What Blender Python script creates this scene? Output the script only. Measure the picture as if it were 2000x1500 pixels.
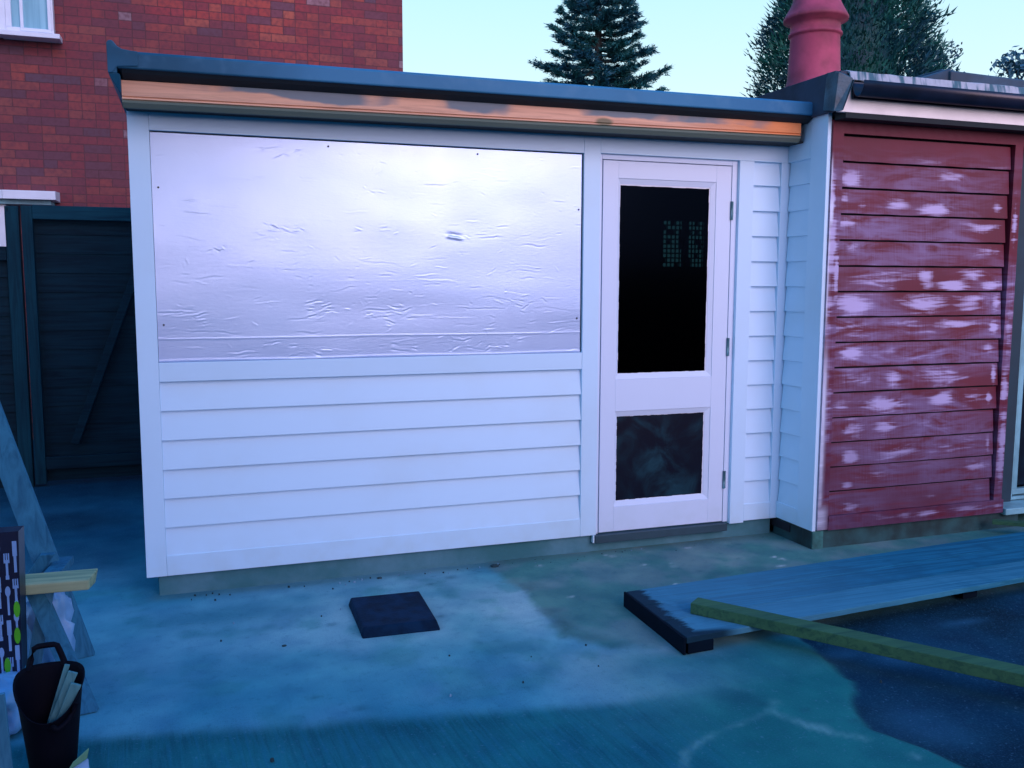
import bpy, math, random
import numpy as np
from math import radians as rad, sin, cos, pi
for o in list(bpy.data.objects): bpy.data.objects.remove(o)
S = bpy.context.scene
COL = S.collection
random.seed(7)

# ------------------------------------------------------------------ camera
cam_d = bpy.data.cameras.new('camera'); cam = bpy.data.objects.new('camera', cam_d); COL.objects.link(cam)
cam_d.sensor_width = 36; cam_d.lens = 1769.2 / 2000 * 36; cam_d.clip_end = 1000; cam_d.clip_start = 0.05
from mathutils import Matrix, Vector
Rv = Vector((0.94531, -0.32616, 0.00239)); Uv = Vector((0.03376, 0.10511, 0.99389)); Fv = Vector((0.32441, 0.93945, -0.11037))
cam.matrix_world = Matrix(((Rv.x, Uv.x, -Fv.x, 2.0003), (Rv.y, Uv.y, -Fv.y, -4.3643), (Rv.z, Uv.z, -Fv.z, 1.4501), (0, 0, 0, 1)))
S.camera = cam
S.render.resolution_x = 1024; S.render.resolution_y = 768
S.view_settings.view_transform = 'Standard'; S.view_settings.look = 'None'
S.view_settings.exposure = 0.0; S.view_settings.gamma = 1.0

# ------------------------------------------------------------------ world: dusk sky, pink afterglow in the south
SUN_AZ = rad(174); SUN_EL = rad(9)
W = bpy.data.worlds.new('World'); S.world = W; W.use_nodes = True
nt = W.node_tree; nt.nodes.clear()
def wn(t, **k):
    n = nt.nodes.new(t)
    for a, b in k.items(): setattr(n, a, b)
    return n
out = wn('ShaderNodeOutputWorld'); bg = wn('ShaderNodeBackground')
sky = wn('ShaderNodeTexSky', sky_type='NISHITA', sun_disc=False, sun_elevation=SUN_EL, sun_rotation=SUN_AZ)
skm = wn('ShaderNodeMix', data_type='RGBA', blend_type='MULTIPLY'); skm.inputs[0].default_value = 1
nt.links.new(sky.outputs[0], skm.inputs[6]); skm.inputs[7].default_value = (0.02, 0.022, 0.03, 1)
tc = wn('ShaderNodeTexCoord'); sep = wn('ShaderNodeSeparateXYZ'); nt.links.new(tc.outputs['Generated'], sep.inputs[0])
def ramp(stops, src):
    r = wn('ShaderNodeValToRGB'); e = r.color_ramp.elements
    while len(e) > 1: e.remove(e[-1])
    e[0].position = stops[0][0]; e[0].color = stops[0][1] + (1,)
    for p, c in stops[1:]:
        x = e.new(p); x.color = c + (1,)
    nt.links.new(src, r.inputs[0]); return r
north = ramp([(0.0, (0.92, 1.0, 1.0)), (0.12, (0.80, 0.99, 1.02)), (0.33, (0.50, 0.88, 1.05)), (0.6, (0.05, 0.46, 1.10)), (1.0, (0.02, 0.33, 1.08))], sep.outputs['Z'])
south = ramp([(0.0, (0.75, 0.85, 1.30)), (0.10, (0.90, 0.95, 1.50)), (0.28, (0.80, 0.95, 1.55)), (0.5, (0.18, 0.60, 1.30)), (1.0, (0.02, 0.33, 1.08))], sep.outputs['Z'])
mr = wn('ShaderNodeMapRange', interpolation_type='SMOOTHSTEP'); dt = wn('ShaderNodeVectorMath', operation='DOT_PRODUCT'); nt.links.new(tc.outputs['Generated'], dt.inputs[0]); dt.inputs[1].default_value = (-.05, -.998, 0)
nt.links.new(dt.outputs['Value'], mr.inputs[0]); mr.inputs[1].default_value = -0.25; mr.inputs[2].default_value = 0.85
mx = wn('ShaderNodeMix', data_type='RGBA'); nt.links.new(mr.outputs[0], mx.inputs[0])
nt.links.new(north.outputs[0], mx.inputs[6]); nt.links.new(south.outputs[0], mx.inputs[7])
ad = wn('ShaderNodeMix', data_type='RGBA', blend_type='ADD'); ad.inputs[0].default_value = 1
nt.links.new(mx.outputs[2], ad.inputs[6]); nt.links.new(skm.outputs[2], ad.inputs[7])
nt.links.new(ad.outputs[2], bg.inputs[0]); bg.inputs[1].default_value = 1.0
nt.links.new(bg.outputs[0], out.inputs[0])

sd = bpy.data.lights.new('sun', 'SUN'); sd.energy = 2.8; sd.angle = rad(46); sd.color = (1.0, 0.64, 0.76)
sun = bpy.data.objects.new('sun', sd); COL.objects.link(sun)
sdir = Vector((sin(SUN_AZ) * cos(rad(20)), cos(SUN_AZ) * cos(rad(20)), sin(rad(20))))   # towards the afterglow
sun.rotation_euler = sdir.to_track_quat('Z', 'Y').to_euler()

# ------------------------------------------------------------------ helpers
def tag(o, label=None, cat=None, group=None, kind=None):
    if label: o['label'] = label
    if cat: o['category'] = cat
    if group: o['group'] = group
    if kind: o['kind'] = kind
    return o
def empty(name, loc=(0, 0, 0), label=None, cat=None, group=None):
    o = bpy.data.objects.new(name, None); COL.objects.link(o); o.location = loc; o.empty_display_size = .1
    return tag(o, label, cat, group)

class MB:
    def __init__(s): s.v = []; s.f = []; s.m = []; s.mi = 0; s.sm = []; s.smooth = False
    def face(s, idx): s.f.append(tuple(idx)); s.m.append(s.mi); s.sm.append(s.smooth)
    def box(s, x0, x1, y0, y1, z0, z1):
        b = len(s.v)
        s.v += [(x0, y0, z0), (x1, y0, z0), (x1, y1, z0), (x0, y1, z0), (x0, y0, z1), (x1, y0, z1), (x1, y1, z1), (x0, y1, z1)]
        for q in ((0, 3, 2, 1), (4, 5, 6, 7), (0, 1, 5, 4), (1, 2, 6, 5), (2, 3, 7, 6), (3, 0, 4, 7)): s.face([b + i for i in q])
        return s
    def hexa(s, p):
        b = len(s.v); s.v += [tuple(q) for q in p]
        for q in ((0, 3, 2, 1), (4, 5, 6, 7), (0, 1, 5, 4), (1, 2, 6, 5), (2, 3, 7, 6), (3, 0, 4, 7)): s.face([b + i for i in q])
        return s
    def bar(s, a, b_, w, h, up=(0, 0, 1), taper=1):
        a = Vector(a); b_ = Vector(b_); d = (b_ - a).normalized(); side = d.cross(Vector(up)).normalized(); u = side.cross(d).normalized()
        q = []
        for P, k in ((a, 1), (b_, taper)):
            q += [P - side * w / 2 * k - u * h / 2, P + side * w / 2 * k - u * h / 2, P + side * w / 2 * k + u * h / 2, P - side * w / 2 * k + u * h / 2]
        return s.hexa(q)
    def prism_x(s, prof, x0, x1, z_off0=0, z_off1=0, caps=True, n=1):
        """closed profile [(y,z)] extruded along x"""
        k = len(prof); b = len(s.v)
        for i in range(n + 1):
            t = i / n; x = x0 + (x1 - x0) * t; dz = z_off0 + (z_off1 - z_off0) * t
            s.v += [(x, y, z + dz) for y, z in prof]
        for i in range(n):
            for j in range(k):
                a0 = b + i * k + j; a1 = b + i * k + (j + 1) % k
                s.face((a0, a0 + k, a1 + k, a1))
        if caps:
            s.face([b + j for j in range(k)]); s.face([b + n * k + j for j in reversed(range(k))])
        return s
    def prism_z(s, poly, z0, z1):
        k = len(poly); b = len(s.v)
        s.v += [(x, y, z0) for x, y in poly] + [(x, y, z1) for x, y in poly]
        for j in range(k): s.face((b + j, b + (j + 1) % k, b + k + (j + 1) % k, b + k + j))
        s.face([b + j for j in reversed(range(k))]); s.face([b + k + j for j in range(k)])
        return s
    def lathe(s, c, prof, n=32, close=True):
        b = len(s.v); sm = s.smooth; s.smooth = True
        for r, z in prof:
            s.v += [(c[0] + r * cos(2 * pi * i / n), c[1] + r * sin(2 * pi * i / n), c[2] + z) for i in range(n)]
        for j in range(len(prof) - 1):
            for i in range(n):
                s.face((b + j * n + i, b + j * n + (i + 1) % n, b + (j + 1) * n + (i + 1) % n, b + (j + 1) * n + i))
        s.smooth = sm
        return s
    def tube(s, pts, r, n=8, cap=True):
        b = len(s.v); P = [Vector(p) for p in pts]; sm = s.smooth; s.smooth = True
        rr = r if isinstance(r, (list, tuple)) else [r] * len(P)
        for i, p in enumerate(P):
            d = (P[min(i + 1, len(P) - 1)] - P[max(i - 1, 0)]).normalized()
            a = Vector((0, 0, 1)) if abs(d.z) < .9 else Vector((1, 0, 0))
            u = d.cross(a).normalized(); w = d.cross(u)
            s.v += [tuple(p + (u * cos(2 * pi * k / n) + w * sin(2 * pi * k / n)) * rr[i]) for k in range(n)]
        for i in range(len(P) - 1):
            for k in range(n): s.face((b + i * n + k, b + i * n + (k + 1) % n, b + (i + 1) * n + (k + 1) % n, b + (i + 1) * n + k))
        s.smooth = sm
        if cap: s.face([b + k for k in range(n)]); s.face([b + (len(P) - 1) * n + k for k in reversed(range(n))])
        return s
    def build(s, name, mats, parent=None, bevel=0, label=None):
        me = bpy.data.meshes.new(name); me.from_pydata(s.v, [], s.f)
        if not isinstance(mats, (list, tuple)): mats = [mats]
        for m in mats: me.materials.append(m)
        me.polygons.foreach_set('material_index', s.m); me.polygons.foreach_set('use_smooth', s.sm); me.update()
        o = bpy.data.objects.new(name, me); COL.objects.link(o)
        if parent is not None:
            o.parent = parent; o.matrix_parent_inverse = Matrix.Translation(-world_loc(parent))
        if bevel:
            b = o.modifiers.new('bevel', 'BEVEL'); b.width = bevel; b.segments = 2; b.limit_method = 'ANGLE'; b.angle_limit = rad(35)
        if label: o['label'] = label
        return o
def world_loc(o):
    v = Vector(o.location)
    p = o.parent
    if p is not None and o.type == 'MESH': return Vector((0, 0, 0))
    return v
def grid_mesh(name, P, mats, parent=None, smooth=True, attrs=None):
    """P: (ny,nx,3) array"""
    ny, nx = P.shape[:2]
    me = bpy.data.meshes.new(name)
    i = np.arange((ny - 1) * (nx - 1)); r = i // (nx - 1); c = i % (nx - 1); a = r * nx + c
    F = np.stack([a, a + 1, a + nx + 1, a + nx], 1).astype(np.int32)
    me.vertices.add(ny * nx); me.vertices.foreach_set('co', P.reshape(-1).astype(np.float32))
    me.loops.add(F.size); me.loops.foreach_set('vertex_index', F.reshape(-1))
    me.polygons.add(len(F)); me.polygons.foreach_set('loop_start', np.arange(0, F.size, 4, dtype=np.int32))
    me.polygons.foreach_set('use_smooth', np.full(len(F), smooth))
    me.update(); me.validate()
    if not isinstance(mats, (list, tuple)): mats = [mats]
    for m in mats: me.materials.append(m)
    for nme, arr in (attrs or {}).items():
        at = me.attributes.new(nme, 'FLOAT_COLOR', 'POINT'); at.data.foreach_set('color', arr.reshape(-1).astype(np.float32))
    o = bpy.data.objects.new(name, me); COL.objects.link(o)
    if parent is not None: o.parent = parent; o.matrix_parent_inverse = Matrix.Translation(-world_loc(parent))
    return o
def tri_mesh(name, T, mat, parent=None, quads=False):
    k = 4 if quads else 3
    me = bpy.data.meshes.new(name); n = len(T)
    me.vertices.add(n * k); me.vertices.foreach_set('co', T.reshape(-1).astype(np.float32))
    me.loops.add(n * k); me.loops.foreach_set('vertex_index', np.arange(n * k, dtype=np.int32))
    me.polygons.add(n); me.polygons.foreach_set('loop_start', np.arange(0, n * k, k, dtype=np.int32))
    me.update(); me.validate(); me.materials.append(mat)
    o = bpy.data.objects.new(name, me); COL.objects.link(o)
    if parent is not None: o.parent = parent; o.matrix_parent_inverse = Matrix.Translation(-world_loc(parent))
    return o
rng = np.random.default_rng(11)
_perm = np.random.default_rng(3).random((256, 256))
def vnoise(x, y, sc=1.0, seed=0):
    x = np.asarray(x) * sc + seed * 17.3; y = np.asarray(y) * sc + seed * 5.7
    xi = np.floor(x).astype(int); yi = np.floor(y).astype(int); fx = x - xi; fy = y - yi
    fx = fx * fx * (3 - 2 * fx); fy = fy * fy * (3 - 2 * fy)
    g = lambda a, b: _perm[a % 256, b % 256]
    return (g(xi, yi) * (1 - fx) + g(xi + 1, yi) * fx) * (1 - fy) + (g(xi, yi + 1) * (1 - fx) + g(xi + 1, yi + 1) * fx) * fy
def fbm(x, y, sc, oct=4, seed=0):
    t = 0; a = .5
    for i in range(oct): t = t + a * vnoise(x, y, sc * 2 ** i, seed + i); a *= .5
    return t / (1 - .5 ** oct)
def sst(a, b, v):
    t = np.clip((v - a) / (b - a), 0, 1); return t * t * (3 - 2 * t)

# ------------------------------------------------------------------ materials
class MN:
    """tiny node-material builder"""
    def __init__(s, name, rough=.6, spec=.5, metal=0):
        s.m = bpy.data.materials.new(name); s.m.use_nodes = True; s.t = s.m.node_tree; s.p = s.t.nodes['Principled BSDF']
        s.p.inputs['Roughness'].default_value = rough; s.p.inputs['Metallic'].default_value = metal
        s.p.inputs['Specular IOR Level'].default_value = spec
        g = s.n('ShaderNodeNewGeometry'); s.pos = g.outputs['Position']
    def n(s, t, **k):
        x = s.t.nodes.new(t)
        for a, b in k.items(): setattr(x, a, b)
        return x
    def L(s, a, b): s.t.links.new(a, b)
    def inp(s, sock, v):
        if isinstance(v, bpy.types.NodeSocket): s.L(v, sock)
        elif isinstance(v, tuple) and len(v) == 3 and sock.type == 'RGBA': sock.default_value = v + (1,)
        else: sock.default_value = v
    def math(s, op, a, b=0, c=0, clamp=False):
        x = s.n('ShaderNodeMath', operation=op, use_clamp=clamp); s.inp(x.inputs[0], a); s.inp(x.inputs[1], b)
        if op in ('MULTIPLY_ADD',): s.inp(x.inputs[2], c)
        return x.outputs[0]
    def mapv(s, scale=(1, 1, 1), loc=(0, 0, 0), rot=(0, 0, 0), src=None):
        x = s.n('ShaderNodeMapping'); s.L(src or s.pos, x.inputs[0]); x.inputs[1].default_value = loc; x.inputs[2].default_value = rot; x.inputs[3].default_value = scale
        return x.outputs[0]
    def noise(s, scale=5, detail=4, vec=None, rough=.5, dist=0):
        x = s.n('ShaderNodeTexNoise'); s.L(vec or s.pos, x.inputs['Vector']); x.inputs['Scale'].default_value = scale
        x.inputs['Detail'].default_value = detail; x.inputs['Roughness'].default_value = rough; x.inputs['Distortion'].default_value = dist
        return x.outputs['Fac']
    def mix(s, f, a, b, mode='MIX'):
        x = s.n('ShaderNodeMix', data_type='RGBA', blend_type=mode); s.inp(x.inputs[0], f); s.inp(x.inputs[6], a); s.inp(x.inputs[7], b)
        return x.outputs[2]
    def step(s, v, a, b):
        x = s.n('ShaderNodeMapRange', interpolation_type='SMOOTHSTEP'); s.inp(x.inputs[0], v); x.inputs[1].default_value = a; x.inputs[2].default_value = b
        return x.outputs[0]
    def ramp(s, src, stops, interp='LINEAR'):
        r = s.n('ShaderNodeValToRGB'); e = r.color_ramp.elements; r.color_ramp.interpolation = interp
        while len(e) > 1: e.remove(e[-1])
        e[0].position = stops[0][0]; e[0].color = stops[0][1] + (1,)
        for p, c in stops[1:]: e.new(p).color = c + (1,)
        s.L(src, r.inputs[0]); return r.outputs[0]
    def sep(s, src=None):
        x = s.n('ShaderNodeSeparateXYZ'); s.L(src or s.pos, x.inputs[0]); return x.outputs
    def comb(s, a, b, c):
        x = s.n('ShaderNodeCombineXYZ')
        for i, v in enumerate((a, b, c)): s.inp(x.inputs[i], v)
        return x.outputs[0]
    def bump(s, h, strength=.3, dist=.01):
        x = s.n('ShaderNodeBump'); s.L(h, x.inputs['Height']); x.inputs['Strength'].default_value = strength; x.inputs['Distance'].default_value = dist
        s.L(x.outputs[0], s.p.inputs['Normal']); return x
    def col(s, c): s.inp(s.p.inputs['Base Color'], c); return s
    def rough(s, r): s.inp(s.p.inputs['Roughness'], r); return s

def simple(name, c, rough=.6, metal=0, spec=.5, var=.15, sc=8, stretch=(1, 1, 1), bump=.1, bd=.003):
    M = MN(name, rough, spec, metal); v = M.mapv(stretch); n = M.noise(sc, 5, v); n2 = M.noise(sc * 6, 4, v)
    a = tuple(max(0, x * (1 - var)) for x in c); b = tuple(min(1, x * (1 + var)) for x in c)
    c1 = M.mix(M.step(n, .3, .7), a, b); M.col(M.mix(M.math('MULTIPLY', n2, .25), c1, a))
    if bump: M.bump(M.noise(sc * 8, 4, v), bump, bd)
    return M.m
def wood(name, c, dark, rough=.7, axis='x', sc=1.0, knots=True, bump=.25):
    M = MN(name, rough, .12)
    st = {'x': (1.2, 22, 22), 'y': (22, 1.2, 22), 'z': (22, 22, 1.2)}[axis]
    v = M.mapv(tuple(a * sc for a in st)); n = M.noise(1.5, 6, v, .6, 1.2)
    col = M.mix(M.step(n, .35, .75), c, dark)
    blot = M.noise(3, 4, None); col = M.mix(M.math('MULTIPLY', M.step(blot, .4, .75), .45), col, dark)
    if knots:
        vo = M.n('ShaderNodeTexVoronoi'); M.L(M.mapv(tuple(a * sc for a in {'x': (3, 9, 9), 'y': (9, 3, 9), 'z': (9, 9, 3)}[axis])), vo.inputs['Vector']); vo.inputs['Scale'].default_value = 1
        k = M.step(vo.outputs['Distance'], .085, .03); col = M.mix(k, col, tuple(x * .35 for x in dark))
    M.col(col); M.bump(n, bump, .002); return M.m

# white exterior paint: faint brush lines, dust
def paint(name, c, dirt=(.45, .6, .62), dirtamt=.25, rough=.5):
    M = MN(name, rough, .35); z = M.sep()[2]
    n = M.noise(2.2, 5); col = M.mix(M.math('MULTIPLY', M.step(n, .45, .8), dirtamt), c, dirt)
    low = M.step(z, .35, .02); gr = M.noise(9, 5); col = M.mix(M.math('MULTIPLY', M.math('MULTIPLY', low, M.step(gr, .35, .7)), .35), col, dirt)
    M.col(col); v = M.mapv((3, 3, 90)); M.bump(M.noise(2, 4, v), .08, .001); return M.m
m_white = paint('white_paint', (.53, .79, .96))
m_doorw = paint('door_primer', (.60, .75, .90), dirtamt=.1)
m_upvc = simple('white_plastic', (.72, .80, .88), .3, var=.04, bump=0)
m_black = simple('black_recess', (.004, .008, .016), .9, var=.2, bump=0)
m_screw = simple('dark_screw', (.02, .03, .035), .5, metal=.4, bump=0)

def mk_foil():
    M = MN('foil_facing', .28, .5, .43)
    x, y, z = M.sep()
    n = M.noise(1.4, 3); col = M.mix(n, (.42, .57, .81), (.35, .55, .79))
    v = M.mapv((9, 9, 34)); w = M.noise(4, 6, v, .55, .6); w2 = M.noise(60, 3)
    M.col(col); M.bump(M.math('ADD', M.math('MULTIPLY', w, .6), M.math('MULTIPLY', w2, .2)), .22, .0020)
    M.rough(M.math('ADD', .27, M.math('MULTIPLY', M.noise(5, 4), .08)))
    return M.m
m_foil = mk_foil()

def mk_glass():
    m = bpy.data.materials.new('dark_glass'); m.use_nodes = True; t = m.node_tree; t.nodes.clear()
    o = t.nodes.new('ShaderNodeOutputMaterial'); tr = t.nodes.new('ShaderNodeBsdfTransparent'); tr.inputs[0].default_value = (.07, .14, .16, 1)
    gl = t.nodes.new('ShaderNodeBsdfGlossy'); gl.inputs['Roughness'].default_value = .16; gl.inputs[0].default_value = (.05, .09, .16, 1)
    mxs = t.nodes.new('ShaderNodeMixShader'); fr = t.nodes.new('ShaderNodeFresnel'); fr.inputs[0].default_value = 1.35
    t.links.new(fr.outputs[0], mxs.inputs[0]); t.links.new(tr.outputs[0], mxs.inputs[1]); t.links.new(gl.outputs[0], mxs.inputs[2]); t.links.new(mxs.outputs[0], o.inputs[0])
    return m
m_glass = mk_glass()
def mk_dusty():
    M = MN('dusty_dark_panel', .35, .25); n = M.noise(4.5, 5, None, .6, 1.2); x, y, z = M.sep()
    f = M.math('MULTIPLY', M.step(n, .42, .75), M.step(M.noise(2.6, 3), .35, .65))
    M.col(M.mix(f, (.001, .004, .012), (.010, .055, .075))); return M.m
m_dusty = mk_dusty()

def mk_brick():
    M = MN('brickwork', .85, .2); x, y, z = M.sep()
    u0 = M.math('ADD', x, y)                       # runs on round the corner
    row = M.math('FLOOR', M.math('DIVIDE', z, .075)); fz = M.math('FRACT', M.math('DIVIDE', z, .075))
    wob = M.math('MULTIPLY', M.math('SUBTRACT', M.noise(14, 2), .5), .018)
    off = M.math('MULTIPLY', M.math('MODULO', row, 2), .5)
    u = M.math('ADD', M.math('ADD', M.math('DIVIDE', u0, .225), off), wob)
    bid = M.math('FLOOR', u); fu = M.math('FRACT', u)
    w1 = M.n('ShaderNodeTexWhiteNoise', noise_dimensions='2D'); M.L(M.comb(bid, row, 0), w1.inputs['Vector'])
    snap = M.math('LESS_THAN', w1.outputs['Value'], .38)                  # snapped headers
    u2 = M.math('MULTIPLY', u, 2); hid = M.math('FLOOR', u2); fh = M.math('FRACT', u2)
    mixv = lambda a, b: M.math('ADD', M.math('MULTIPLY', a, M.math('SUBTRACT', 1, snap)), M.math('MULTIPLY', b, snap))
    idd = mixv(bid, M.math('ADD', hid, 300.5)); f_ = mixv(fu, fh); wd = mixv(.225, .1125)
    w2 = M.n('ShaderNodeTexWhiteNoise', noise_dimensions='2D'); M.L(M.comb(idd, row, 0), w2.inputs['Vector'])
    sp = M.n('ShaderNodeSeparateColor'); M.L(w2.outputs['Color'], sp.inputs[0])
    col = M.ramp(sp.outputs[0], [(0, (.26, .055, .060)), (.18, (.36, .068, .060)), (.38, (.41, .09, .066)), (.56, (.31, .058, .066)), (.70, (.42, .12, .08)), (.79, (.21, .060, .076)), (.89, (.12, .080, .11)), (.985, (.12, .08, .11)), (.99, (.42, .31, .34))], 'CONSTANT')
    col = M.mix(M.math('MULTIPLY', sp.outputs[1], .55), col, (.27, .048, .055))
    n = M.noise(28, 4); col = M.mix(M.math('MULTIPLY', M.step(n, .35, .8), .7), col, (.12, .045, .055))
    big = M.noise(.9, 3); col = M.mix(M.math('MULTIPLY', M.step(big, .35, .6), .55), col, (.10, .045, .06))
    ed = M.noise(40, 3); e = M.math('MULTIPLY', M.math('SUBTRACT', ed, .5), .010)
    dz = M.math('MULTIPLY', M.math('MINIMUM', fz, M.math('SUBTRACT', 1, fz)), .075)
    dx = M.math('MULTIPLY', M.math('MINIMUM', f_, M.math('SUBTRACT', 1, f_)), wd)
    d = M.math('ADD', M.math('MINIMUM', dz, dx), e)
    mort = M.step(d, .0058, .0030)
    mc = M.mix(M.noise(6, 4), (.06, .032, .042), (.13, .055, .06))
    M.col(M.mix(M.math('MULTIPLY', mort, .8), col, mc))
    M.bump(M.math('ADD', M.math('MULTIPLY', M.math('SUBTRACT', 1, mort), 1.0), M.math('MULTIPLY', n, .5)), .4, .005)
    return M.m
m_brick = mk_brick()

def mk_red():
    M = MN('worn_red_paint', .55, .35); x, y, z = M.sep()
    at = M.n('ShaderNodeAttribute', attribute_name='wear'); sp = M.n('ShaderNodeSeparateColor'); M.L(at.outputs['Color'], sp.inputs[0])
    row = M.math('FLOOR', M.math('DIVIDE', M.math('SUBTRACT', z, .187), .1365))
    v = M.comb(M.math('ADD', M.math('MULTIPLY', x, 2.9), M.math('MULTIPLY', row, 3.7)), y, M.math('MULTIPLY', z, 13))
    n1 = M.noise(1.0, 4, v, .5, 1.4)
    v2 = M.comb(M.math('ADD', M.math('MULTIPLY', x, 2.4), M.math('MULTIPLY', row, 5.3)), y, M.math('MULTIPLY', z, 34)); n2 = M.noise(1.5, 4, v2, .55, .9)
    v3 = M.comb(M.math('MULTIPLY', x, 230), y, M.math('MULTIPLY', z, 6)); n3 = M.noise(1.0, 3, v3)
    zfade = M.step(z, 2.22, 1.95)
    body = M.math('ADD', M.math('MULTIPLY', n1, .85), M.math('MULTIPLY', n2, .32))
    body = M.math('ADD', body, M.math('MULTIPLY', M.math('SUBTRACT', n3, .5), .22))
    haze = M.math('MULTIPLY', M.math('MULTIPLY', M.step(body, .40, .76), M.step(M.noise(1.7, 2, M.mapv((1, 1, 1.5))), .30, .62)), zfade)
    base = M.mix(M.noise(3, 3), (.080, .006, .020), (.135, .010, .028))
    c = M.mix(M.math('MULTIPLY', haze, .72), base, (.22, .18, .36))
    hard = M.step(M.math('ADD', M.math('MULTIPLY', sp.outputs[0], .95), M.math('ADD', M.math('MULTIPLY', M.math('SUBTRACT', n2, .5), 1.25), M.math('ADD', M.math('MULTIPLY', M.math('SUBTRACT', n1, .5), 1.2), M.math('MULTIPLY', M.math('SUBTRACT', n3, .5), .22)))), .31, .84)
    c = M.mix(M.math('MULTIPLY', M.math('MULTIPLY', hard, zfade), .78), c, (.50, .47, .76))
    c = M.mix(sp.outputs[1], c, (.62, .70, .88))                       # solid white paint runs
    low = M.step(z, 1.1, .0); c = M.mix(M.math('MULTIPLY', M.math('MULTIPLY', low, M.step(n1, .15, .6)), .6), c, (.045, .018, .055))  # darker low down: base dirt plus ground shade painted in
    M.col(c); M.bump(M.math('ADD', n2, M.math('MULTIPLY', n3, .6)), .2, .002); return M.m
m_red = mk_red()

def mk_epdm():
    M = MN('roof_membrane', .55, .25); x, y, z = M.sep(); n = M.noise(1.3, 3, None, .5, .8); n2 = M.noise(9, 4)
    t = M.math('ADD', M.step(x, 1.9, 2.7), M.math('MULTIPLY', M.math('SUBTRACT', n, .5), 1.6), 0, True)
    c = M.mix(t, (.009, .085, .15), (.032, .19, .34)); c = M.mix(M.math('MULTIPLY', M.step(x, 4.2, 5.0), .7), c, (.010, .12, .26))
    c = M.mix(M.math('MULTIPLY', M.step(n2, .5, .75), .25), c, (.10, .27, .40)); M.col(c); M.bump(n2, .15, .004); return M.m
m_epdm = mk_epdm()
m_felt = simple('roof_felt', (.015, .035, .065), .7, var=.4, sc=5, bump=.3)
def mk_drip():
    M = MN('weathered_felt_edge', .8, .2); x, y, z = M.sep()
    n = M.noise(1, 3, M.comb(M.math('MULTIPLY', x, 20), y, M.math('MULTIPLY', z, 3))); n2 = M.noise(50, 3)
    c = M.mix(M.step(n, .42, .55), (.05, .15, .20), (.42, .50, .58)); c = M.mix(M.math('MULTIPLY', n2, .4), c, (.08, .14, .15)); M.col(c); M.bump(n2, .4, .003); return M.m
m_drip = mk_drip()
m_lead = simple('lead_flashing', (.035, .10, .14), .55, var=.45, sc=9, bump=.4, bd=.006)
m_gutter = simple('black_gutter_plastic', (.006, .012, .03), .35, var=.3, bump=0)
def mk_fascia():
    M = MN('bare_timber_fascia', .65, .3); x, y, z = M.sep()
    n = M.noise(1.5, 6, M.mapv((1.4, 25, 30)), .6, 1.0)
    c = M.mix(M.step(n, .35, .7), (.76, .46, .30), (.56, .33, .22))
    c = M.mix(M.math('MULTIPLY', M.step(x, 4.3, 4.95), .8), c, (.70, .24, .06))
    zz = M.math('SUBTRACT', z, M.math('MULTIPLY', M.math('SUBTRACT', x, 1.7), .0095))          # follows the slight fall
    edge = M.math('ADD', zz, M.math('MULTIPLY', M.math('SUBTRACT', M.noise(2.4, 4, M.mapv((1, 1, .2))), .5), .085))
    st = M.math('MULTIPLY', M.step(edge, 2.238, 2.250), M.step(M.noise(2.1, 3), .44, .54))
    c = M.mix(M.math('MULTIPLY', st, .9), c, (.11, .20, .25))
    vo = M.n('ShaderNodeTexVoronoi'); M.L(M.mapv((2.1, 1, 5), (.4, 0, .35)), vo.inputs['Vector']); vo.inputs['Scale'].default_value = 1.3
    k = M.step(vo.outputs['Distance'], .17, .09); c = M.mix(M.math('MULTIPLY', k, .8), c, (.10, .14, .08))
    low = M.step(zz, 2.2115, 2.206); c = M.mix(M.math('MULTIPLY', low, .9), c, (.05, .14, .12))  # shade on the timber's inward-sloping foot painted as dark green
    M.col(c); M.bump(n, .2, .002); return M.m
m_fascia = mk_fascia()
m_soffit = simple('dark_soffit', (.003, .012, .018), .8, bump=0)
def mk_plinth():
    M = MN('plinth_concrete', .85, .2); n = M.noise(3, 6, None, .6); n2 = M.noise(30, 4)
    c = M.mix(M.step(n, .3, .7), (.04, .17, .20), (.10, .26, .33)); c = M.mix(M.math('MULTIPLY', n2, .4), c, (.05, .14, .14)); M.col(c); M.bump(n2, .4, .004); return M.m
m_plinth = mk_plinth()
m_gate = wood('gate_timber', (.003, .026, .040), (.001, .011, .020), axis='x', knots=True)
m_gatef = wood('gate_frame_timber', (.004, .048, .068), (.002, .022, .036), axis='z', knots=True)
m_sillw = simple('dark_threshold', (.015, .055, .075), .6)
m_pot = simple('terracotta', (.31, .048, .10), .7, var=.45, sc=5, bump=.2)
m_plank = None
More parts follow.
